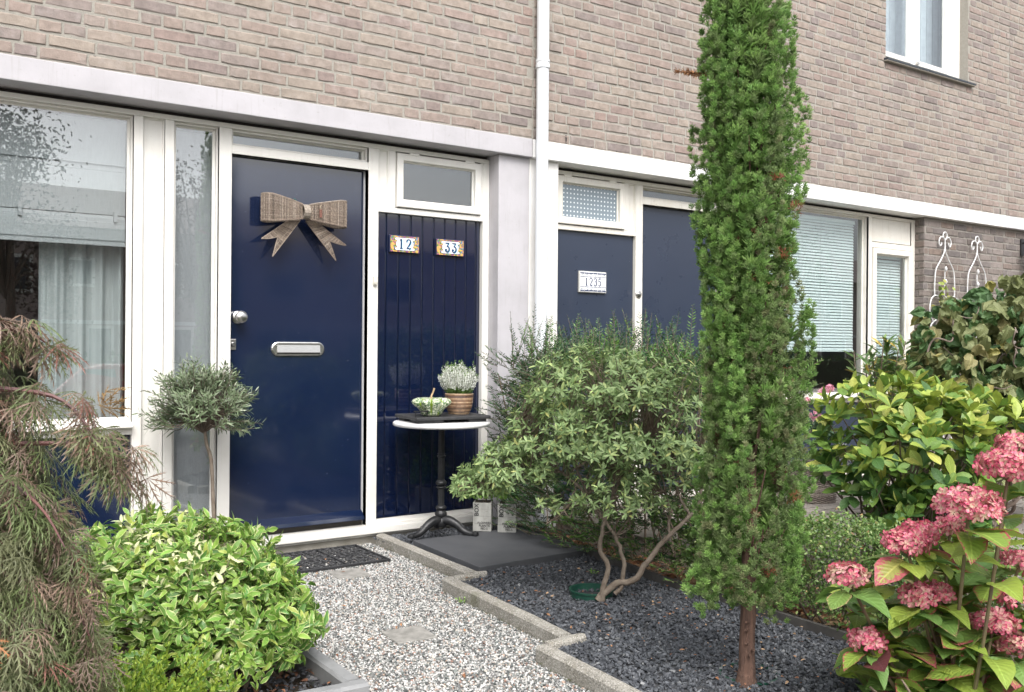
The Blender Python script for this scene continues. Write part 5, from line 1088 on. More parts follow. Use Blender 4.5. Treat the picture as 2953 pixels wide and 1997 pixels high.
# ------------------------------------------------------------------ lime coloured dwarf heather under the maple
r6 = np.random.default_rng(606)
lh = thing("lime_heather", "low yellow green heather with fine upright shoots under the maple", "shrub", (.56, -2.42, -.05)); g = G()
for k in range(260):
    a = r6.uniform(0, 6.28); q = r6.uniform(0, 1) ** .5; b = np.array([.57 + .16 * q * math.cos(a), -2.40 + .14 * q * math.sin(a), .0]); d = unit(np.array([math.cos(a) * q * .5 + .1, math.sin(a) * q * .5, 1.0]) + sph(r6, 1)[0] * .2); L = r6.uniform(.14, .30); n = 46; t = r6.uniform(.15, 1, n)
    A = unit(sph(r6, n) * .8 + d * 1.0); leaves_into(g, NT, b + d * (t * L)[:, None], A, sph(r6, n), r6.uniform(.010, .017, n) * 1.2, pick(r6, n, [(.22, .33, .035), (.30, .40, .05), (.14, .26, .03)], None, .15), wid=1.8, useuv=False)
g.obj("foliage", attr_mat("lime_foliage", .6, .25), lh, kind="stuff")

# ------------------------------------------------------------------ standard olive tree in its pot
r7 = np.random.default_rng(707)
ol = thing("olive_tree", "small standard olive tree with round grey green crown in a black pot", "tree", (1.45, -.31, -.05))
g = G(); P = spline([(1.452, -.30, .10), (1.440, -.297, .30), (1.432, -.285, .52), (1.412, -.275, .60), (1.405, -.265, .67)], 16); g.tube(P, np.linspace(.011, .008, 16), 8); g.obj("trunk", BARK2, ol, smooth=True)
g = G(); oc = np.array([1.395, -.255, .760]); n = 250; d = sph(r7, n); d[:, 2] = np.where(d[:, 2] < -.55, -d[:, 2], d[:, 2]); q = r7.uniform(.3, 1, n) ** .5; C = oc + d * np.array([.18, .175, .170]) * (q * lobed(r7, d, 10, .35))[:, None]; AX = unit(d + [0, 0, .45] + sph(r7, n) * .35)
gb = G(); OL = leaf_t([.3, .7], [.075, .07], .15, .1)
for c, a in zip(C, AX):
    L = r7.uniform(.07, .15); k = 17; t = np.linspace(.0, 1, k); s = unit(np.cross(a, sph(r7, 1)[0])); u2 = np.cross(a, s); ph = np.arange(k) * 1.9; o = np.cos(ph)[:, None] * s + np.sin(ph)[:, None] * u2
    leaves_into(g, OL, c + a * (t * L)[:, None], unit(o + a * .9 + sph(r7, k) * .2), unit(a - o * .4 + sph(r7, k) * .3), r7.uniform(.036, .058, k) * (1.05 - .25 * t), pick(r7, k, [(.150, .200, .110), (.205, .255, .150), (.115, .165, .080), (.29, .33, .23)], [5, 3, 4, 1.3], .12)); gb.tube(spline([oc - [-.008, .0, .10], oc * .5 + c * .5 - [0, 0, .02], c, c + a * L], 6), np.linspace(.0035, .001, 6), 4, False)
g.obj("crown", attr_mat("olive_leaf", .45, .15, var=.1), ol, kind="stuff"); gb.obj("branches", BARK2, ol, kind="stuff")
def sq(cx, cy, h, z): return np.array([[cx - h, cy - h, z], [cx + h, cy - h, z], [cx + h, cy + h, z], [cx - h, cy + h, z]])
g = G(); px, py = 1.475, -.33; g.rings([sq(px, py, .075, -.058), sq(px, py, .105, .105), sq(px, py, .118, .107), sq(px, py, .118, .128), sq(px, py, .103, .128), sq(px, py, .098, .09)], True, True, True); g.obj("pot", mat("black_plastic_pot", (.018, .018, .02), .5, (.03, .03, .03), 20), ol, bevel=.003); g = G(); g.box(px - .097, px + .097, py - .097, py + .097, .085, .095); g.obj("soil", MATS["pot_soil"], ol)

# ------------------------------------------------------------------ laceleaf maple, left foreground
r8 = np.random.default_rng(808)
mp = thing("laceleaf_maple", "weeping laceleaf maple with purplish green feathery leaves at the left edge", "tree", (.12, -2.70, -.06))
def maple_t():
    V = []; F = []; U = []
    for a, L in ((0, 1.0), (28, .94), (-28, .94), (56, .78), (-56, .78), (88, .52), (-88, .52)):
        d = np.array([math.sin(R(a)), math.cos(R(a))]); q = np.array([d[1], -d[0]]); zf = lambda t: -.42 * t * t * L
        def v(p, t): V.append([p[0], p[1], zf(t)]); U.append([0, 0]); return len(V) - 1
        prev = None
        st = [(0.0, .004), (.25, .016), (.5, .024), (.75, .016)]
        ids = [(v(d * t * L - q * w, t), v(d * t * L + q * w, t)) for t, w in st]; tip = v(d * L, 1.0)
        for (a0, b0), (a1, b1) in zip(ids[:-1], ids[1:]): F.append([a0, b0, b1]); F.append([a0, b1, a1])
        F.append([ids[-1][0], ids[-1][1], tip])
        for t, ln in ((.30, .16), (.47, .19), (.64, .17), (.79, .11)):
            for s in (-1, 1):
                b0 = v(d * (t - .030) * L, t); b1 = v(d * (t + .030) * L, t); e = v(d * (t + .17) * L + q * s * ln * L * .85, t + .14); F.append([b0, b1, e])
    return np.array(V, float), np.array(F), np.array(U, float)
MT = maple_t(); g = G(); gb = G(); mc = np.array([.080, -2.642, .50]); n = 2100
d = sph(r8, n * 2); d = d[(d[:, 2] > -.35)][:n]; n = len(d); q = r8.uniform(.55, 1.0, n) ** .45; C = mc + d * np.array([.37, .37, .60]) * (q * lobed(r8, d, 16, .18))[:, None]
C[:, 2] -= .25 * np.hypot(d[:, 0], d[:, 1]) ** 3 * q
out = unit(d * [1, 1, 0]); A = unit(out * r8.uniform(.5, 1.0, (n, 1)) + np.array([0, 0, -1]) * r8.uniform(.35, 1.1, (n, 1)) + sph(r8, n) * .35); N = unit(out * .6 + [0, 0, .8] + sph(r8, n) * .35)
PALM = [(.185, .200, .100), (.235, .165, .120), (.150, .200, .075), (.280, .205, .160), (.28, .13, .10), (.150, .180, .080)]
leaves_into(g, MT, C, A, N, r8.uniform(.060, .095, n), pick(r8, n, PALM, [4.5, 3.2, 4, 2.2, .2, 3], .14), useuv=False)
for c_, rr_, k in [((.20, -2.73, .74), (.17, .17, .22), 420), ((.13, -2.74, .98), (.14, .14, .14), 240), ((.26, -2.77, .50), (.15, .15, .20), 260)]:
    dd = sph(r8, k); Cc = np.array(c_) + dd * rr_ * r8.uniform(.4, 1, (k, 1)) ** .5; oo = unit(dd * [1, 1, 0] + [.3, -.2, 0])
    leaves_into(g, MT, Cc, unit(oo * .7 + np.array([0, 0, -1]) * r8.uniform(.5, 1.2, (k, 1)) + sph(r8, k) * .3), unit(oo * .6 + [0, 0, .8] + sph(r8, k) * .35), r8.uniform(.055, .090, k), pick(r8, k, PALM, [4, 3.5, 3.5, 2.6, .2, 3], .14), useuv=False)
# drooping sprays that reach right over the window and the shrub
SP = [((.22, -2.80, 1.02), (.33, -2.86, 1.00), (.39, -2.90, .93), (.43, -2.93, .84)), ((.25, -2.80, .90), (.38, -2.88, .90), (.43, -2.91, .88), (.47, -2.94, .80)), ((.22, -2.75, .80), (.32, -2.82, .76), (.36, -2.86, .66), (.39, -2.88, .56)), ((.25, -2.75, .66), (.34, -2.82, .62), (.38, -2.85, .53), (.41, -2.87, .44)), ((.18, -2.78, 1.10), (.22, -2.80, 1.14), (.28, -2.82, 1.14), (.33, -2.84, 1.10)), ((.25, -2.72, .52), (.35, -2.79, .50), (.40, -2.82, .42), (.43, -2.84, .34)), ((.05, -2.80, 1.10), (.12, -2.80, 1.15), (.18, -2.82, 1.16), (.24, -2.84, 1.13))]
for P in SP:
    Q = spline(P, 14); gb.tube(Q, np.linspace(.006, .0015, 14), 5); k = 46; u = r8.uniform(.1, 1, k); Cc = np.stack([np.interp(u, np.linspace(0, 1, 14), Q[:, i]) for i in range(3)], 1) + r8.normal(0, .018, (k, 3)); dd = unit(Q[-1] - Q[0]); Aa = unit(dd * .8 + [0, 0, -.7] + sph(r8, k) * .45)
    leaves_into(g, MT, Cc, Aa, unit(np.array([0, 0, 1.]) + sph(r8, k) * .5), r8.uniform(.055, .085, k), pick(r8, k, PALM, [3, 3.5, 2.5, 3, .5, 2.5], .14), useuv=False)
k = 1; Cc = np.array([.20, -3.02, .52]) + r8.normal(0, .012, (k, 3)) * [1, 1, 2]; leaves_into(g, MT, Cc, unit(np.array([.1, -.1, -1.]) + sph(r8, k) * .4), sph(r8, k), .07, pick(r8, k, [(.42, .19, .08), (.36, .22, .07)], None, .12), useuv=False)
k = 3; Cc = np.array([.40, -2.93, .98]) + r8.normal(0, .012, (k, 3)); leaves_into(g, MT, Cc, unit(np.array([.6, -.4, .3]) + sph(r8, k) * .3), sph(r8, k), .06, pick(r8, k, [(.30, .19, .08), (.26, .17, .08)], None, .12), useuv=False)
g.obj("crown", attr_mat("maple_leaf", .55, .25, var=.18, vscale=30), mp, kind="stuff")
gb.obj("sprays", mat("maple_twig", (.10, .055, .06), .6, (.16, .07, .06), 20), mp)
g = G()
for k in range(26):
    e = C[r8.integers(n)]; b = np.array([.10, -2.68, .30]); g.tube(spline([b, b * .4 + e * .6 + [0, 0, .12], e], 9), np.linspace(.006, .0012, 9), 6)
g.tube(spline([(.10, -2.70, -.06), (.13, -2.68, .12), (.10, -2.68, .34), (.14, -2.66, .60)], 12), np.linspace(.035, .014, 12), 9); g.tube(spline([(.13, -2.70, .85), (.22, -2.84, .84), (.29, -2.93, .78), (.33, -2.97, .70)], 12), np.linspace(.006, .0015, 12), 7)
g.obj("trunk", MATS["maple_twig"], mp, smooth=True)

# ------------------------------------------------------------------ single large leaves: meshes shared, every leaf its own object
def leaf_mesh(name, T, m, nsub=0):
    V, F, U = T; return make_mesh(name, V, [F], m, True, None, U)
def wide_leaf(L_ts, L_ws, cross=2, fold=.12, droop=.25, crum=0, rng=None, serr=0., wav=0.):
    """leaf with several columns across, for crumpled or serrated blades"""
    V = []; U = []; F = []; cols_ = np.linspace(-1, 1, 2 * cross + 1); m = len(cols_)
    for i, (t, w) in enumerate(zip(L_ts, L_ws)):
        for x in cols_:
            e = (1 if abs(x) == 1 else 0) * serr * (1 if i % 2 else -1); V.append([x * w * (1 + e), t - .06 * abs(x) * w * 4 * 0, -droop * t * t + fold * abs(x) * w + (rng.normal() * crum if rng is not None else 0) + wav * math.sin(t * 9 + x * 2) * abs(x)]); U.append([x, t])
    for i in range(len(L_ts) - 1):
        for j in range(m - 1): a = i * m + j; F += [[a, a + 1, a + m + 1], [a, a + m + 1, a + m]]
    return np.array(V, float), np.array(F), np.array(U, float)
def place_leaves(root, meshes, P, A, N, S, choice, limit, stuffname, stuffmat, cols_, tmpl, wid=1.0, name="leaf"):
    """nearest visible leaves as objects of their own, the rest joined"""
    A = unit(A); X = unit(np.cross(A, N)); Z = np.cross(X, A); vis = inview(P, 0.02); dist = np.linalg.norm(P - CAM, axis=1); order = np.lexsort((dist, ~vis)); ro = org(root); rest = []
    for r_, i in enumerate(order):
        if r_ < limit and vis[i]:
            M = Matrix(((X[i][0] * S[i] * wid, A[i][0] * S[i], Z[i][0] * S[i], P[i][0] - ro[0]), (X[i][1] * S[i] * wid, A[i][1] * S[i], Z[i][1] * S[i], P[i][1] - ro[1]), (X[i][2] * S[i] * wid, A[i][2] * S[i], Z[i][2] * S[i], P[i][2] - ro[2]), (0, 0, 0, 1)))
            o = bpy.data.objects.new(name, meshes[choice[i]]); col.objects.link(o); o.parent = root; o.matrix_basis = M
        else: rest.append(i)
    if rest:
        rest = np.array(rest); g = G(); leaves_into(g, tmpl, P[rest], A[rest], N[rest], S[rest], cols_[rest], wid); g.obj(stuffname, stuffmat, root, kind="stuff")

# magnolia
r9 = np.random.default_rng(909)
mg = thing("magnolia_bush", "magnolia bush with large yellow green oval leaves behind the box hedge", "shrub", (4.55, -2.15, -.05))
MM = [leaf_mat("magnolia_deep", (.055, .135, .040), (.085, .175, .045)), leaf_mat("magnolia_mid", (.12, .23, .045), (.18, .29, .06)), leaf_mat("magnolia_lime", (.27, .37, .065), (.36, .42, .08)), leaf_mat("magnolia_yellow", (.46, .46, .10), (.42, .47, .12), spot=(.20, .10, .04)), leaf_mat("magnolia_tipped", (.15, .26, .05), (.22, .31, .06), margin=((.40, .38, .08), .86, .2))]
shp = [leaf_t([.14, .36, .60, .82], [.09, .185, .245, .17], .14, .18), leaf_t([.14, .36, .60, .82], [.10, .20, .25, .19], .25, .34), leaf_t([.14, .36, .60, .82], [.08, .165, .225, .15], .06, -.10)]
meshes = [leaf_mesh("leaf", s, m_) for m_ in MM for s in shp]
C = []; AX = []; CO = []
for c, r, n in [((4.42, -2.20, .62), (.52, .48, .34), 80), ((4.14, -2.22, .56), (.22, .26, .26), 34), ((4.75, -2.35, .66), (.44, .4, .28), 56), ((4.35, -2.25, .86), (.42, .36, .14), 50), ((5.10, -2.45, .62), (.34, .3, .2), 36), ((4.40, -2.42, .28), (.46, .2, .26), 84), ((4.30, -2.44, .30), (.30, .2, .24), 36), ((4.34, -2.42, .60), (.5, .25, .30), 84)]:
    d = sph(r9, n); d[:, 2] = np.where(d[:, 2] < -.5, -d[:, 2], d[:, 2]); q = r9.uniform(.5, 1, n) ** .4; C.append(np.array(c) + d * np.array(r) * q[:, None]); AX.append(unit(d * .6 + [0, 0, .85] + sph(r9, n) * .3))
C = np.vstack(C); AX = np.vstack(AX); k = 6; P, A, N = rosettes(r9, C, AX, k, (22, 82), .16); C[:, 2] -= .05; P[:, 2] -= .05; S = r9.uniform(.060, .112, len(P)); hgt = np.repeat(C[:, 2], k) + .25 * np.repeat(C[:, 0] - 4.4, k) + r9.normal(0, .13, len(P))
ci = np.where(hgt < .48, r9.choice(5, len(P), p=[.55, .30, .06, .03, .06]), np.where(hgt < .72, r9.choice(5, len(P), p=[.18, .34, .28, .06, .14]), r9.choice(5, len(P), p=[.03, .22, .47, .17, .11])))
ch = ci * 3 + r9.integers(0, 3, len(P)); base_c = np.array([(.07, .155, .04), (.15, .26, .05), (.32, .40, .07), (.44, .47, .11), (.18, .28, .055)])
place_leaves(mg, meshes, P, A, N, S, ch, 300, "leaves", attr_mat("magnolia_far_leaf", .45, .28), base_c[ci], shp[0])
g = G(); gk = G()
for j in range(0, len(C), 6):
    b = np.array([4.5 + r9.normal(0, .10), -2.15 + r9.normal(0, .08), -.06]); g.tube(spline([b, b * .6 + C[j] * .4 + r9.normal(0, .04, 3), C[j]], 9), np.linspace(.010, .003, 9), 5, False)
g.obj("stems", BARK2, mg, kind="stuff")
# contorted hazel
r10 = np.random.default_rng(1010)
hz = thing("contorted_hazel", "contorted hazel with crumpled olive green leaves in front of the dark brick", "shrub", (6.0, -1.7, -.05))
HM = [leaf_mat("hazel_olive", (.165, .195, .075), (.215, .235, .10), rough=.6), leaf_mat("hazel_green", (.080, .165, .060), (.11, .195, .065), rough=.5), leaf_mat("hazel_tan", (.29, .27, .12), (.25, .22, .095), rough=.65), leaf_mat("hazel_yellow", (.34, .30, .09), (.27, .26, .08), spot=(.20, .09, .04), rough=.6)]
ts = [0.0, .12, .35, .6, .82, 1.0]; ws = [.03, .27, .42, .40, .24, .02]
shz = [wide_leaf(ts, ws, 2, .05, .28, .055, r10, .05, .11), wide_leaf(ts, ws, 2, .25, .5, .065, r10, .05, .15), wide_leaf(ts, [w * .75 for w in ws], 2, .55, .62, .06, r10, .05, .16), wide_leaf(ts, [w * .85 for w in ws], 2, -.25, .4, .06, r10, .05, .16)]
meshes = [leaf_mesh("leaf", s, m_) for m_ in HM for s in shz]
n = 1900; d = sph(r10, n); q = r10.uniform(.45, 1, n) ** .4; cc = np.array([(6.0, -1.78, 1.00), (6.35, -2.0, 1.22), (5.75, -1.70, .66), (6.5, -2.1, .80)])[r10.choice(4, n, p=[.34, .26, .18, .22])]
C = cc + d * np.array([.52, .48, .50]) * (q * lobed(r10, d, 14, .25))[:, None]; C = C[C[:, 2] > .1]; n = len(C); vw = unit(CAM - C); A = unit(np.array([0, 0, -1.]) * r10.uniform(.3, 1.1, (n, 1)) + sph(r10, n) * .75); N = unit(vw * .7 + [0, 0, .5] + sph(r10, n) * .7); S = r10.uniform(.070, .115, n)
ci = r10.choice(4, n, p=[.48, .38, .09, .05]); ch = ci * 4 + r10.integers(0, 4, n); bc = np.array([(.15, .17, .065), (.07, .14, .05), (.22, .20, .085), (.30, .28, .085)])
place_leaves(hz, meshes, C, A, N, S, ch, 300, "leaves", attr_mat("hazel_far_leaf", .6, .25, vscale=25), bc[ci], shz[1])
g = G()
for k in range(46):
    b = np.array([6.05, -1.8, -.05]) if k < 16 else np.array([6.1 + r10.normal(0, .3), -1.85 + r10.normal(0, .25), r10.uniform(.5, 1.1)]); e = C[r10.integers(n)]; m_ = np.linspace(0, 1, 14)[:, None]; Q = b + (e - b) * m_ + np.stack([np.sin(m_[:, 0] * r10.uniform(8, 16) + r10.uniform(0, 6)) * .05, np.cos(m_[:, 0] * 11 + k) * .05, np.sin(m_[:, 0] * 13 + k) * .04], 1); g.tube(spline(Q, 40), np.linspace(.011 if k < 16 else .006, .003, 40), 5)
for k in range(12):
    c = np.array([6.0 + r10.uniform(-.5, .5), -2.15 + r10.uniform(-.1, .2), r10.uniform(.6, 1.45)]); t = np.linspace(0, r10.uniform(4, 8), 22); r_ = r10.uniform(.03, .06); g.tube(np.stack([c[0] + r_ * np.cos(t) + .012 * t, c[1] + .01 * np.sin(t * 2), c[2] + r_ * np.sin(t) * 1.1 - .01 * t], 1), np.linspace(.006, .003, 22), 5)
g.obj("twisted_branches", mat("hazel_bark", (.20, .16, .13), .7, (.14, .10, .085), 30), hz, smooth=True)
# willow-leaved plant before the casement
r11 = np.random.default_rng(1111)
for x_, y_, z_, hgt_, kst, lab in [(5.28, -1.42, -.05, 1.24, 8, "narrow leaved oleander in front of the large window of house 1235"), (5.85, -1.15, -.05, 1.32, 6, "narrow leaved plant with yellowing leaves before the casement window")]:
    t = thing("oleander", lab, "shrub", (x_, y_, z_), "narrow leaved shrubs"); g = G(); gs = G()
    for k in range(kst):
        a = r11.uniform(0, 6.28); b = np.array([x_, y_, z_]); e = b + [r11.normal(0, .12), r11.normal(0, .10), hgt_ * r11.uniform(.78, 1.02)]; Q = spline([b, b * .5 + e * .5 + [r11.normal(0, .04), 0, 0], e], 10); gs.tube(Q, np.linspace(.007, .003, 10), 5); m_ = 46; u = r11.uniform(.35, 1, m_) ** .8; C = np.stack([np.interp(u, np.linspace(0, 1, 10), Q[:, i]) for i in range(3)], 1)
        A = unit(sph(r11, m_) * [1, 1, .5] + [0, 0, .65]); leaves_into(g, leaf_t([.3, .65], [.085, .07], .2, .22), C, A, unit(np.array([0, 0, 1.]) + sph(r11, m_) * .4), r11.uniform(.09, .15, m_), pick(r11, m_, [(.13, .22, .07), (.18, .28, .09), (.09, .17, .05), (.42, .32, .07)], [4, 3, 3, .7 if kst == 7 else 1.6], .12))
    g.obj("leaves", attr_mat("oleander_leaf", .45, .25), t, kind="stuff"); gs.obj("stems", TWIG, t)

# ------------------------------------------------------------------ hydrangea, right foreground
r12 = np.random.default_rng(1212)
hy = thing("hydrangea", "hydrangea with faded pink mophead flowers and red edged leaves in right foreground", "shrub", (2.78, -3.45, -.06))
YM = [leaf_mat("hydrangea_green", (.12, .235, .060), (.17, .29, .07)), leaf_mat("hydrangea_lime", (.25, .36, .06), (.32, .40, .07)), leaf_mat("hydrangea_red_edge", (.26, .36, .06), (.20, .31, .06), margin=((.36, .085, .09), .80, .34)), leaf_mat("hydrangea_reddened", (.34, .33, .08), (.30, .30, .08), margin=((.40, .10, .115), .52, .40)), leaf_mat("hydrangea_pale_edge", (.14, .25, .06), (.19, .30, .07), margin=((.42, .30, .16), .86, .2)), leaf_mat("hydrangea_purple", (.10, .03, .045), (.15, .05, .05))]
ts = [0., .08, .2, .35, .5, .64, .77, .88, 1.]; ws = [.02, .15, .26, .325, .33, .285, .205, .11, .005]
shy = [wide_leaf(ts, ws, 1, .20, .22, .006, r12, .035, .02), wide_leaf(ts, ws, 1, .34, .40, .006, r12, .035, .03), wide_leaf(ts, ws, 1, .08, .12, .006, r12, .035, .03)]
meshes = [leaf_mesh("leaf", s, m_) for m_ in YM for s in shy]
HEADS = [(2.571, -3.61, .673, .094), (2.560, -3.421, .534, .070), (2.63, -3.42, .556, .060), (2.418, -3.323, .436, .060), (2.593, -3.444, .376, .056), (2.464, -3.355, .243, .052), (2.779, -3.571, .298, .066), (2.663, -3.673, .780, .088), (2.850, -3.60, .372, .056), (2.85, -3.60, .225, .056), (2.835, -3.602, .825, .060), (2.665, -3.46, .380, .044), (2.87, -3.60, .475, .05), (2.80, -3.42, .555, .05)]
BASE = np.array([2.80, -3.42, -.05]); LP, LA, LN, LS, LC = [], [], [], [], []
def floret_t():
    V = [[0, 0, .02]]; F = []; U = [[0, 0]]
    for k in range(4):
        a = k * np.pi / 2; i = len(V)
        for rr, da, z in ((.55, -.62, .10), (1.0, -.36, .20), (1.08, 0, .12), (1.0, .36, .20), (.55, .62, .10)): V.append([rr * math.cos(a + da), rr * math.sin(a + da), z]); U.append([0, 0])
        F += [[0, i, i + 1], [0, i + 1, i + 2], [0, i + 2, i + 3], [0, i + 3, i + 4]]
    return np.array(V, float), np.array(F), np.array(U, float)
FT = floret_t(); PET = attr_mat("mophead_petals", .6, .3, var=.14, vscale=90)
for hi, (hx, hy_, hz_, hr) in enumerate(HEADS):
    hr *= .92; c = np.array([hx, hy_, hz_]); b = BASE + r12.normal(0, .05, 3) * [1, 1, 0]; b[2] = -.06
    Q = spline([b, b * .55 + c * .45 + np.array([0, 0, -.04]), c * .93 + b * .07 - [0, 0, .01], c - [0, 0, .01]], 14); g = G(); g.tube(Q, np.linspace(.0065, .004, 14), 7); g.obj("stem", mat("hydrangea_stem", (.17, .15, .07), .65, (.14, .085, .06), 14), hy, smooth=True)
    n = int(125 * (hr / .07) ** 1.7); d = sph(r12, n * 2); d = d[d[:, 2] > -.32][:n]; n = len(d); C = c + d * [hr, hr, hr * .62] * r12.uniform(.86, 1.04, (n, 1)); N = unit(d + sph(r12, n) * .32); ref = sph(r12, n)
    pink = pick(r12, n, [(.54, .055, .16), (.64, .14, .25), (.45, .032, .11), (.64, .27, .32), (.48, .29, .22)], [4, 4, 3, 2.4, 1.4] if hi not in (1, 2, 8, 7) else [4, 3, 4, 1, .4], .10)
    kf = len(FT[0]); V, F, U = scatter(FT, C, ref, N, r12.uniform(.0135, .0195, n)); cv = np.repeat(pink, kf, 0).reshape(n, kf, 3); cv[:, 0] = np.array([.62, .52, .36]); cv[:, [2, 3, 4, 7, 8, 9, 12, 13, 14, 17, 18, 19]] *= r12.uniform(.9, 1.25, (n, 1, 1)); g = G(); g.add(V, F, np.clip(cv.reshape(-1, 3), 0, .9)); fh = g.obj("flower_head", PET, hy)
    g = G()
    for k in range(14): e = c + sph(r12, 1)[0] * [hr * .8, hr * .8, hr * .3]; g.tube([c - [0, 0, hr * .45], e], .0013, 3, False)
    g.obj("flower_stalks", MATS["hydrangea_stem"], fh)
    # opposite leaf pairs down the stem
    for j in range(5):
        a = j * 2 * np.pi / 5 + r12.uniform(0, 1); o = np.array([math.cos(a), math.sin(a), 0]); LP.append(c - [0, 0, hr * .62 + .004 * j] + o * .010); LA.append(o + np.array([0, 0, r12.uniform(-.35, .12)])); LN.append(np.array([0, 0, 1.]) + r12.normal(0, .2, 3)); LS.append(r12.uniform(1.05, 1.45) * (.045 + hr * .85)); LC.append(r12.choice(6, p=[.24, .30, .20, .06, .19, .01]))
    Ls = np.linalg.norm(np.diff(Q, axis=0), axis=1).sum(); npair = max(3, int(Ls / .062)); ph0 = r12.uniform(0, 3)
    for j in range(npair):
        f = 1 - (.045 + .060 * j) / max(Ls, .2)
        if f < .12: break
        p = np.array([np.interp(f, np.linspace(0, 1, 14), Q[:, i]) for i in range(3)])
        for s in (0, np.pi):
            a = ph0 + j * np.pi / 2 + s + r12.normal(0, .25); o = np.array([math.cos(a), math.sin(a), 0]); el_ = r12.uniform(-.15, .45); LP.append(p + o * .012); LA.append(o * math.cos(el_) + np.array([0, 0, math.sin(el_)])); LN.append(np.array([0, 0, 1.]) + r12.normal(0, .25, 3)); LS.append(r12.uniform(.090, .145) * (1.0 if j else .85)); LC.append(r12.choice(6, p=[.14, .30, .27, .12, .14, .03]) if j < 3 else r12.choice(6, p=[.27, .33, .18, .08, .12, .02]))
for k in range(130):     # leafy young shoots low down
    sx = r12.uniform(-.30, .34); p = BASE + RT * [1, 1, 0] * sx + FW * [1, 1, 0] * r12.uniform(-.10, .22); p[2] = r12.uniform(.0, .34 + .55 * max(0, sx + .12))
    for s in (0, np.pi): a = r12.uniform(0, 3.14) + s; o = np.array([math.cos(a), math.sin(a), 0]); LP.append(p + o * .008); LA.append(o + np.array([0, 0, r12.uniform(0, .6)])); LN.append(np.array([0, 0, 1.]) + r12.normal(0, .3, 3)); LS.append(r12.uniform(.075, .13)); LC.append(r12.choice(6, p=[.28, .34, .18, .08, .10, .02]))
LP = np.array(LP); LA = np.array(LA); LN = np.array(LN); LS = np.array(LS); LC = np.array(LC)
keep = np.ones(len(LP), bool); MID = LP + unit(LA) * (LS * .5)[:, None]; fr2 = unit(np.array([-.55, -.80, .12]))
for hx, hy_, hz_, hr in HEADS:        # flower heads stand clear of the leaves round them
    rel = MID - [hx, hy_, hz_]; al = np.clip(rel @ fr2, 0, .16); keep &= (np.linalg.norm(rel - al[:, None] * fr2, axis=1) > hr * .95 + LS * .22) | (rel[:, 2] < -hr * .5)
LP, LA, LN, LS, LC = LP[keep], LA[keep], LN[keep], LS[keep], LC[keep]
place_leaves(hy, meshes, LP, LA, LN, LS, LC * 3 + r12.integers(0, 3, len(LP)), 290, "leaves", attr_mat("hydrangea_far_leaf", .45, .28), np.array([(.10, .2, .05), (.28, .38, .06), (.23, .33, .06), (.32, .25, .09), (.16, .27, .06), (.12, .04, .05)])[LC], shy[0])
g = G()
for k in range(9): b = BASE + r12.normal(0, .07, 3) * [1, 1, 0]; e = b + [r12.normal(-.03, .12), r12.normal(.03, .08), r12.uniform(.10, .22)]; g.tube(spline([b, b * .5 + e * .5 + r12.normal(0, .02, 3), e], 8), np.linspace(.006, .003, 8), 6)
g.obj("bare_stems", mat("hydrangea_old_wood", (.26, .20, .15), .8, (.19, .14, .10), 30), hy, smooth=True)

# ------------------------------------------------------------------ basket of geraniums by the neighbour's window
r13 = np.random.default_rng(1313)
bk = thing("wicker_basket", "round grey wicker basket planter on the neighbour's paving", "basket", (5.93, -.50, -.045)); g = G(); bx_, by_ = 5.93, -.50
for k in range(40):
    z = -.042 + k * .0072; r = .150 + .035 * (k / 40); a = np.linspace(0, 2 * np.pi, 73); off = .006 * np.cos(18 * a + (np.pi if k % 2 else 0)); g.tube(np.stack([bx_ + (r + off) * np.cos(a), by_ + (r + off) * np.sin(a), np.full(73, z)], 1), .0042, 4, False, pick(r13, 1, [(.26, .22, .19), (.34, .30, .26), (.20, .16, .14)], None, .1)[0])
g.obj("weave", WICK, bk, smooth=True); g = G(); g.lathe([(.14, -.044), (.175, .235), (.16, .235), (.001, .22)], bx_, by_, 28); g.obj("liner", MATS["pot_soil"], bk)
def flowering(root, c, n, rad, leafpal, size, flower, fcol, fn):
    d = sph(r13, n); d[:, 2] = np.abs(d[:, 2]) * .9; C = c + d * rad * r13.uniform(.5, 1, (n, 1)); g = G(); leaves_into(g, leaf_t([.1, .35, .7, .93], [.30, .48, .46, .25], .05, .1), C, unit(d + sph(r13, n) * .5), unit(np.array([0, 0, 1.]) + d * .8 + sph(r13, n) * .3), r13.uniform(*size, n), pick(r13, n, leafpal, None, .12)); g.obj("leaves", attr_mat("geranium_leaf", .55, .2), root, kind="stuff")
    for k, (fc, fr_) in enumerate(flower):
        m_ = fn; dd = sph(r13, m_); V, F, U = scatter(FT, np.array(fc) + dd * fr_ * r13.uniform(.6, 1, (m_, 1)), sph(r13, m_), dd, r13.uniform(.012, .018, m_)); g = G(); g.add(V, F, np.repeat(pick(r13, m_, fcol, None, .08), len(FT[0]), 0)); g.obj("flower_cluster", PET, root)
        g = G(); g.tube([np.array(c) + [0, 0, -.05], (np.array(c) + np.array(fc)) / 2 + [0, 0, .02], fc], .003, 4); g.obj("stalk", MATS["hydrangea_stem"], root)
ge = thing("pink_geranium", "pale pink geranium growing in the wicker basket", "flowering plant", (5.93, -.45, .22)); flowering(ge, np.array([5.95, -.42, .42]), 90, np.array([.24, .2, .20]), [(.05, .115, .06), (.07, .14, .07), (.04, .09, .05)], (.05, .085), [((5.76, -.52, .595), .035), ((5.93, -.50, .61), .045), ((6.10, -.45, .78), .04), ((6.25, -.40, .80), .035), ((6.02, -.35, .70), .03)], [(.74, .36, .44), (.80, .50, .55), (.72, .28, .40)], 26)
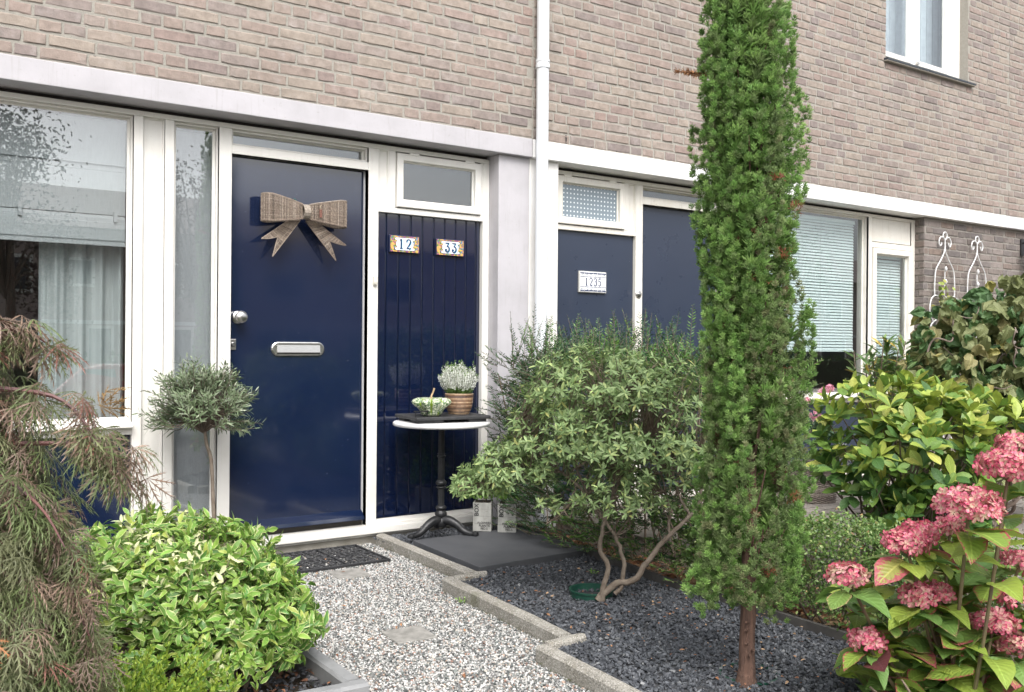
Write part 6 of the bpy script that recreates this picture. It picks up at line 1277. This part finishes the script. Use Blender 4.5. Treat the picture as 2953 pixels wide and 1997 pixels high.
be = thing("white_begonia", "white begonia flowers at the front rim of the wicker basket", "flowering plant", (6.0, -.58, .22)); flowering(be, np.array([6.0, -.60, .27]), 60, np.array([.20, .10, .14]), [(.05, .12, .04), (.08, .16, .05)], (.03, .05), [((6.0, -.66, .42), .03), ((6.10, -.64, .36), .035), ((6.04, -.66, .30), .025), ((6.2, -.62, .25), .03), ((5.92, -.64, .30), .02)], [(.80, .80, .76), (.76, .77, .72)], 9)
# ------------------------------------------------------------------ white iron trellis on the dark brick
WI = mat("white_iron", (.74, .75, .76), .45, (.62, .62, .62), 30)
def scroll(c, r, a0, a1, n=18, shrink=.55): t = np.linspace(R(a0), R(a1), n); rr = r * np.linspace(1, shrink, n); return np.stack([c[0] + rr * np.cos(t), np.full(n, 0.), c[1] + rr * np.sin(t)], 1)
yT = -.125
for tx, lab in ((8.305, "white scrolled iron trellis nearest the casement window on the dark brick"), (8.86, "white scrolled iron trellis farther right on the dark brick behind the hazel")):
    t = thing("garden_trellis", lab, "trellis", (tx, yT, .2), "white iron trellises"); Zt = 2.235
    def tube(pts, r=.006, name="scroll"):
        P = np.array(pts, float); P[:, 1] = yT; g = G(); g.tube(P, r, 6); g.obj(name, WI, t, smooth=True)
    tube(scroll((tx, Zt - .055), .032, -80, 260, 20, 1.0), name="loop")
    for s in (-1, 1):
        tube(spline([(tx, 0, Zt - .10), (tx + s * .03, 0, Zt - .075), (tx + s * .075, 0, Zt - .075), (tx + s * .10, 0, Zt - .115), (tx + s * .085, 0, Zt - .155), (tx + s * .06, 0, Zt - .14), (tx + s * .062, 0, Zt - .12)], 26))
        tube(spline([(tx, 0, Zt - .10), (tx + s * .008, 0, Zt - .20), (tx + s * .07, 0, Zt - .29), (tx + s * .145, 0, Zt - .38), (tx + s * .165, 0, Zt - .50), (tx + s * .165, 0, Zt - .62)], 26), name="arch")
        tube(spline([(tx + s * .03, 0, Zt - .80), (tx + s * .05, 0, Zt - .68), (tx + s * .13, 0, Zt - .62), (tx + s * .22, 0, Zt - .66), (tx + s * .24, 0, Zt - .78), (tx + s * .18, 0, Zt - .86), (tx + s * .11, 0, Zt - .82), (tx + s * .12, 0, Zt - .74), (tx + s * .16, 0, Zt - .745)], 34))
        tube(spline([(tx + s * .165, 0, Zt - .86), (tx + s * .22, 0, Zt - .90), (tx + s * .205, 0, Zt - .97), (tx + s * .15, 0, Zt - .96), (tx + s * .13, 0, Zt - 1.05), (tx + s * .13, 0, .2)], 30), name="side_bar")
    tube([(tx, 0, Zt - .38), (tx, 0, .2)], .0055, "centre_bar")
    for z in (Zt - .38, Zt - .50, Zt - .66):
        g = G(); a = np.linspace(0, 2 * np.pi, 10); g.lathe([(.002, z - .014), (.012, z), (.015, z + .014), (.006, z + .036)], tx, yT - .01, 10); g.obj("rosebud", WI, t, smooth=True)
r14 = np.random.default_rng(1414)
cl = thing("climbing_plant", "thin climber with small yellow green leaves on the left trellis", "climbing plant", (8.40, -.2, .0)); g = G(); gs = G()
for k in range(9):
    Q = spline([(8.4 + r14.normal(0, .1), -.18, .0), (8.35 + r14.normal(0, .14), -.16, .7), (8.35 + r14.normal(0, .16), -.17, 1.2), (8.40 + r14.normal(0, .18), -.2, r14.uniform(1.3, 1.85))], 16); gs.tube(Q, .003, 4); m_ = 34; u = r14.uniform(.3, 1, m_); C = np.stack([np.interp(u, np.linspace(0, 1, 16), Q[:, i]) for i in range(3)], 1) + r14.normal(0, .03, (m_, 3)); leaves_into(g, leaf_t([.3, .7], [.26, .22], .1, .2), C, unit(sph(r14, m_) + [0, -.3, -.3]), unit(np.array([-.4, -1, .4]) + sph(r14, m_) * .5), r14.uniform(.04, .075, m_), pick(r14, m_, [(.30, .38, .07), (.20, .30, .06), (.42, .42, .10)], None, .12))
g.obj("leaves", attr_mat("climber_leaf", .5, .3), cl, kind="stuff"); gs.obj("stems", TWIG, cl)
# wall lantern at the right edge
t = thing("wall_lantern", "black wall lantern on the dark brick at the right edge", "lamp", (9.78, -.1, 1.95)); BLK = mat("black_metal", (.02, .02, .022), .4)
g = G(); g.box(9.72, 9.78, -.11, -.096, 2.08, 2.25); g.tube([[9.75, -.10, 2.20], [9.75, -.17, 2.24], [9.75, -.22, 2.20]], .008, 8); g.obj("bracket", BLK, t)
g = G(); g.lathe([(.02, 2.19), (.085, 2.13), (.085, 2.12)], 9.75, -.22, 6); g.lathe([(.06, 1.93), (.06, 1.945)], 9.75, -.22, 6); [g.tube([[9.75 + .058 * math.cos(a), -.22 + .058 * math.sin(a), 1.94], [9.75 + .075 * math.cos(a), -.22 + .075 * math.sin(a), 2.125]], .004, 4) for a in np.linspace(0, 2 * np.pi, 6, endpoint=False)]; g.obj("cage", BLK, t)
g = G(); g.lathe([(.052, 1.945), (.068, 2.118)], 9.75, -.22, 6, cap0=False, cap1=False); g.obj("glass", glass_mat("lantern_glass"), t)

# ------------------------------------------------------------------ leaf litter
r15 = np.random.default_rng(1515)
def litter(n, fx, label, pal, size, z):
    P = np.array([fx() for _ in range(n)]); P = np.column_stack([P, np.full(n, z) + r15.uniform(0, .006, n)]); g = G(); a = r15.uniform(0, 6.28, n); leaves_into(g, leaf_t([.25, .6], [.22, .2], .35, .3), P, np.stack([np.cos(a), np.sin(a), r15.uniform(-.1, .35, n)], 1), unit(np.array([0, 0, 1.]) + sph(r15, n) * .45), r15.uniform(*size, n), pick(r15, n, pal, None, .2), useuv=False); tag(g.obj("leaf_litter", attr_mat("dry_leaf", .75, .15, var=.2)), label, "fallen leaves", kind="stuff")
BR = [(.30, .14, .07), (.38, .20, .10), (.20, .09, .05), (.44, .29, .17)]
litter(620, lambda: (3.29 + .03 * np.sin(0) + abs(r15.normal(0, .08)), r15.uniform(-2.9, -.25)), "brown fallen leaves along the far edging under the yew", BR, (.035, .08), -.028)
litter(260, lambda: (r15.uniform(2.3, 3.12), r15.uniform(-3.2, -1.15)), "scattered brown leaf bits on the dark slate gravel", BR, (.008, .024), -.012)
litter(70, lambda: (r15.uniform(1.4, 2.15), r15.uniform(-3.0, -.1)), "few reddish leaf bits on the pebble path", BR, (.012, .026), -.052)
litter(160, lambda: (r15.uniform(.6, 1.28), r15.uniform(-2.2, -1.6)), "brown bark chips under the variegated shrub", [(.20, .09, .045), (.13, .06, .035)], (.018, .045), -.030)

def along(P, n, w): 
    P = np.array(P); i = r15.integers(0, len(P) - 1); t = r15.random(); q = P[i] + (P[i + 1] - P[i]) * t; return (q[0] + r15.normal(0, w), q[1] + r15.normal(0, w))
litter(900, lambda: along([(2.455, -.1), (2.425, -1.17)], 1, .008) if r15.random() < .4 else along([(2.262, -1.2), (2.200, -2.2)], 1, .008) if r15.random() < .6 else along([(2.045, -2.26), (1.99, -3.2)], 1, .008), "thin line of moss and soil along the foot of the kerbs", [(.05, .07, .02), (.08, .10, .03), (.05, .04, .03)], (.004, .010), -.056)
r17 = np.random.default_rng(1717)
for k, (x_, y_, z_, lab) in enumerate([(3.20, -1.12, .0, "tiny green seedling at the corner of the slate tile"), (2.235, -1.42, -.06, "tiny weed at the foot of the middle kerb"), (1.42, -1.55, -.06, "tiny weed in the pebbles beside the border block"), (2.98, -1.45, -.02, "small seedling in the slate gravel near the spreading shrub")]):
    g = G(); n = 26; A = unit(sph(r17, n) * [1, 1, .3] + [0, 0, .7]); leaves_into(g, leaf_t([.4, .8], [.3, .22], .1, .3), np.array([x_, y_, z_]) + A * r17.uniform(.004, .03, (n, 1)), A, unit(np.array([0, 0, 1.]) + sph(r17, n) * .4), r17.uniform(.008, .018, n), pick(r17, n, [(.16, .30, .06), (.22, .36, .08)], None, .15)); tag(g.obj("weed", MATS["small_green_leaf"]), lab, "weed", "weeds in the gravel")

# ------------------------------------------------------------------ across the street (seen only as reflections in glass and gloss paint)
OB = mat("far_brick", (.42, .335, .305), .9, (.34, .27, .25), 30); r16 = np.random.default_rng(1616)
for k, (a, lab) in enumerate([(1.5, "brick house across the street mirrored in the large left window"), (12.0, "brick house across the street mirrored in the gloss of the front door"), (22.5, "brick house across the street mirrored in the boarded navy panel"), (33.0, "brick house across the street mirrored in the dull navy door of 1235"), (43.5, "brick house across the street mirrored in the large right window"), (54.0, "brick house across the street mirrored in the casement by the dark brick")]):
    t = thing("terraced_house", lab, "house", (a + 5.2, -34, -.6), "houses across the street"); y = -33.0
    g = G(); g.box(a, a + 10.4, -41, y, -.65, 5.4); g.obj("wall", OB, t)
    g = G(); g.hexa(np.array([[a - .05, -41.4, 5.4], [a + 10.45, -41.4, 5.4], [a + 10.45, y + .5, 5.4], [a - .05, y + .5, 5.4], [a - .05, -37.2, 7.5], [a + 10.45, -37.2, 7.5], [a + 10.45, -36.9, 7.5], [a - .05, -36.9, 7.5]])); g.obj("roof", TILE, t)
    g = G(); g.box(a + .2, a + 10.2, y - .05, y + .12, 1.80, 1.94); g.obj("lintel", LWHITE, t)
    for wx, ww, wz, wh in [(1.0, 3.2, .0, 1.75), (5.2, 1.0, -.5, 2.25), (6.6, 2.6, .0, 1.75), (1.6, 1.8, 2.9, 1.4), (4.6, .9, 3.2, 1.1), (7.0, 1.8, 2.9, 1.4)]:
        g = G(); g.box(a + wx, a + wx + ww, y, y + .05, wz, wz + wh); w_ = g.obj("window", WHITE, t); g = G(); g.box(a + wx + .12, a + wx + ww - .12, y + .05, y + .06, wz + .12, wz + wh - .12); g.obj("pane", mat("far_glass", (.05, .06, .07), .08), w_)
RH = (np.array([[0, 0, 0], [-.25, .5, .05], [0, 1, -.05], [.25, .5, .05]]), np.array([[0, 2, 1], [0, 3, 2]]), np.zeros((4, 2)))
def far_tree(x, y, h, r, lab, pal, n, name="street_tree"):
    t = thing(name, lab, "tree", (x, y, -.65), "trees across the street"); g = G(); g.tube(spline([(x, y, -.7), (x + .1, y, h * .3), (x, y + .1, h * .75)], 10), np.linspace(.14, .05, 10), 8)
    c = np.array([x, y, h * .62]); d = sph(r16, 26); E = c + d * [r, r, h * .36] * r16.uniform(.5, 1, (26, 1))
    for e in E: g.tube(spline([(x, y, h * .32), (np.array([x, y, h * .5]) + e) / 2, e], 7), np.linspace(.04, .008, 7), 5)
    g.obj("trunk", BARK2, t); P = E[r16.integers(0, 26, n)] + r16.normal(0, r * .22, (n, 3)); g = G(); leaves_into(g, RH, P, sph(r16, n), sph(r16, n), r16.uniform(.07, .13, n), pick(r16, n, pal, None, .2), useuv=False); g.obj("crown", attr_mat("street_leaf", .6, .2), t, kind="stuff")
far_tree(2.4, -17.6, 6.4, 1.7, "dark leafed street tree mirrored in the left window", [(.055, .035, .035), (.06, .05, .03)], 11000)
far_tree(6.6, -18.2, 5.9, 1.0, "small brown street tree mirrored in the narrow sidelight", [(.12, .08, .04), (.10, .07, .04)], 3000)
far_tree(29.0, -18.0, 6.0, 1.6, "green street tree across the road mirrored in the right window", [(.05, .09, .03), (.07, .11, .03)], 2600)
t = thing("front_hedge", "dark green hedge across the street mirrored in the lower window", "hedge", (19.0, -20.5, -.6)); n = 7000; P = np.stack([r16.uniform(-2, 40, n), -20.4 + r16.normal(0, .25, n), r16.uniform(-.6, .75, n)], 1); g = G(); leaves_into(g, leaf_t([.5], [.3], .2, .2), P, sph(r16, n), sph(r16, n), .2, pick(r16, n, [(.04, .08, .025), (.06, .1, .03)], None, .2), useuv=False); g.obj("foliage", MATS["street_leaf"], t, kind="stuff"); g = G(); g.box(-2, 40, -20.7, -20.1, -.7, .55); g.obj("core", mat("hedge_core", (.02, .03, .012), .9), t)
# red hatchback parked over the road
RED = mat("red_car_paint", (.42, .018, .02), .25, coat=1.0); car = thing("parked_car", "red hatchback parked across the road mirrored in the left window", "car", (3.4, -13.6, -.70)); x0, y0, z0 = 1.75, -14.4, -.70
prof = [(0, .32), (.02, .58), (.10, .72), (.85, .88), (1.35, 1.34), (1.75, 1.42), (2.85, 1.40), (3.30, 1.05), (3.42, .80), (3.44, .35)]
g = G(); Rs = []
for yy, s, zz in ((0, .93, 0), (.05, 1, 0), (1.50, 1, 0), (1.55, .93, 0)): Rs.append(np.array([[x0 + 1.72 + (x - 1.72) * (1 if z < .9 else 1), y0 + yy + (0.10 * (1 if yy < .7 else -1) if z > .95 else 0), z0 + z * (1 if s == 1 else .99)] for x, z in prof]))
g.rings(Rs, True, True, True); g.obj("body", RED, car, bevel=.02)
for yy in (y0 + .085, y0 + 1.465):
    for wx0, wx1, s0, s1 in ((1.05, 2.0, 1.42, 1.92), (2.06, 3.1, 2.08, 2.85)):
        g = G(); e = .012 if yy > y0 + .7 else -.012; g.add([[x0 + wx0, yy + e + (.0), z0 + .92], [x0 + wx1, yy + e, z0 + .92], [x0 + s1, yy + e, z0 + 1.33], [x0 + s0, yy + e, z0 + 1.33]], np.array([[0, 1, 2, 3]])); g.obj("side_window", mat("car_glass", (.05, .06, .065), .05), car)
g = G(); g.add([[x0 + .92, y0 + .15, z0 + .94], [x0 + .92, y0 + 1.4, z0 + .94], [x0 + 1.36, y0 + 1.36, z0 + 1.36], [x0 + 1.36, y0 + .19, z0 + 1.36]], np.array([[0, 1, 2, 3]])); g.v[-1] += [-.02, 0, .02]; g.obj("windscreen", MATS["car_glass"], car)
for wx in (.62, 2.80):
    for yy in (y0 + .02, y0 + 1.53):
        th = np.linspace(0, 2 * np.pi, 24, endpoint=False); g = G(); g.rings([np.stack([x0 + wx + .30 * np.cos(th), np.full(24, yy + q), z0 + .30 + .30 * np.sin(th)], 1) for q in (-.09, .09)], True, True, True); w_ = g.obj("wheel", BLACKR, car); g = G(); g.rings([np.stack([x0 + wx + .19 * np.cos(th), np.full(24, yy + q), z0 + .30 + .19 * np.sin(th)], 1) for q in (-.095, .095)], True, True, True); g.obj("rim", STEEL, w_)
g = G(); g.box(x0 + 1.0, x0 + 1.15, y0 + 1.58, y0 + 1.75, z0 + .93, z0 + 1.06); g.obj("mirror", RED, car, bevel=.02)
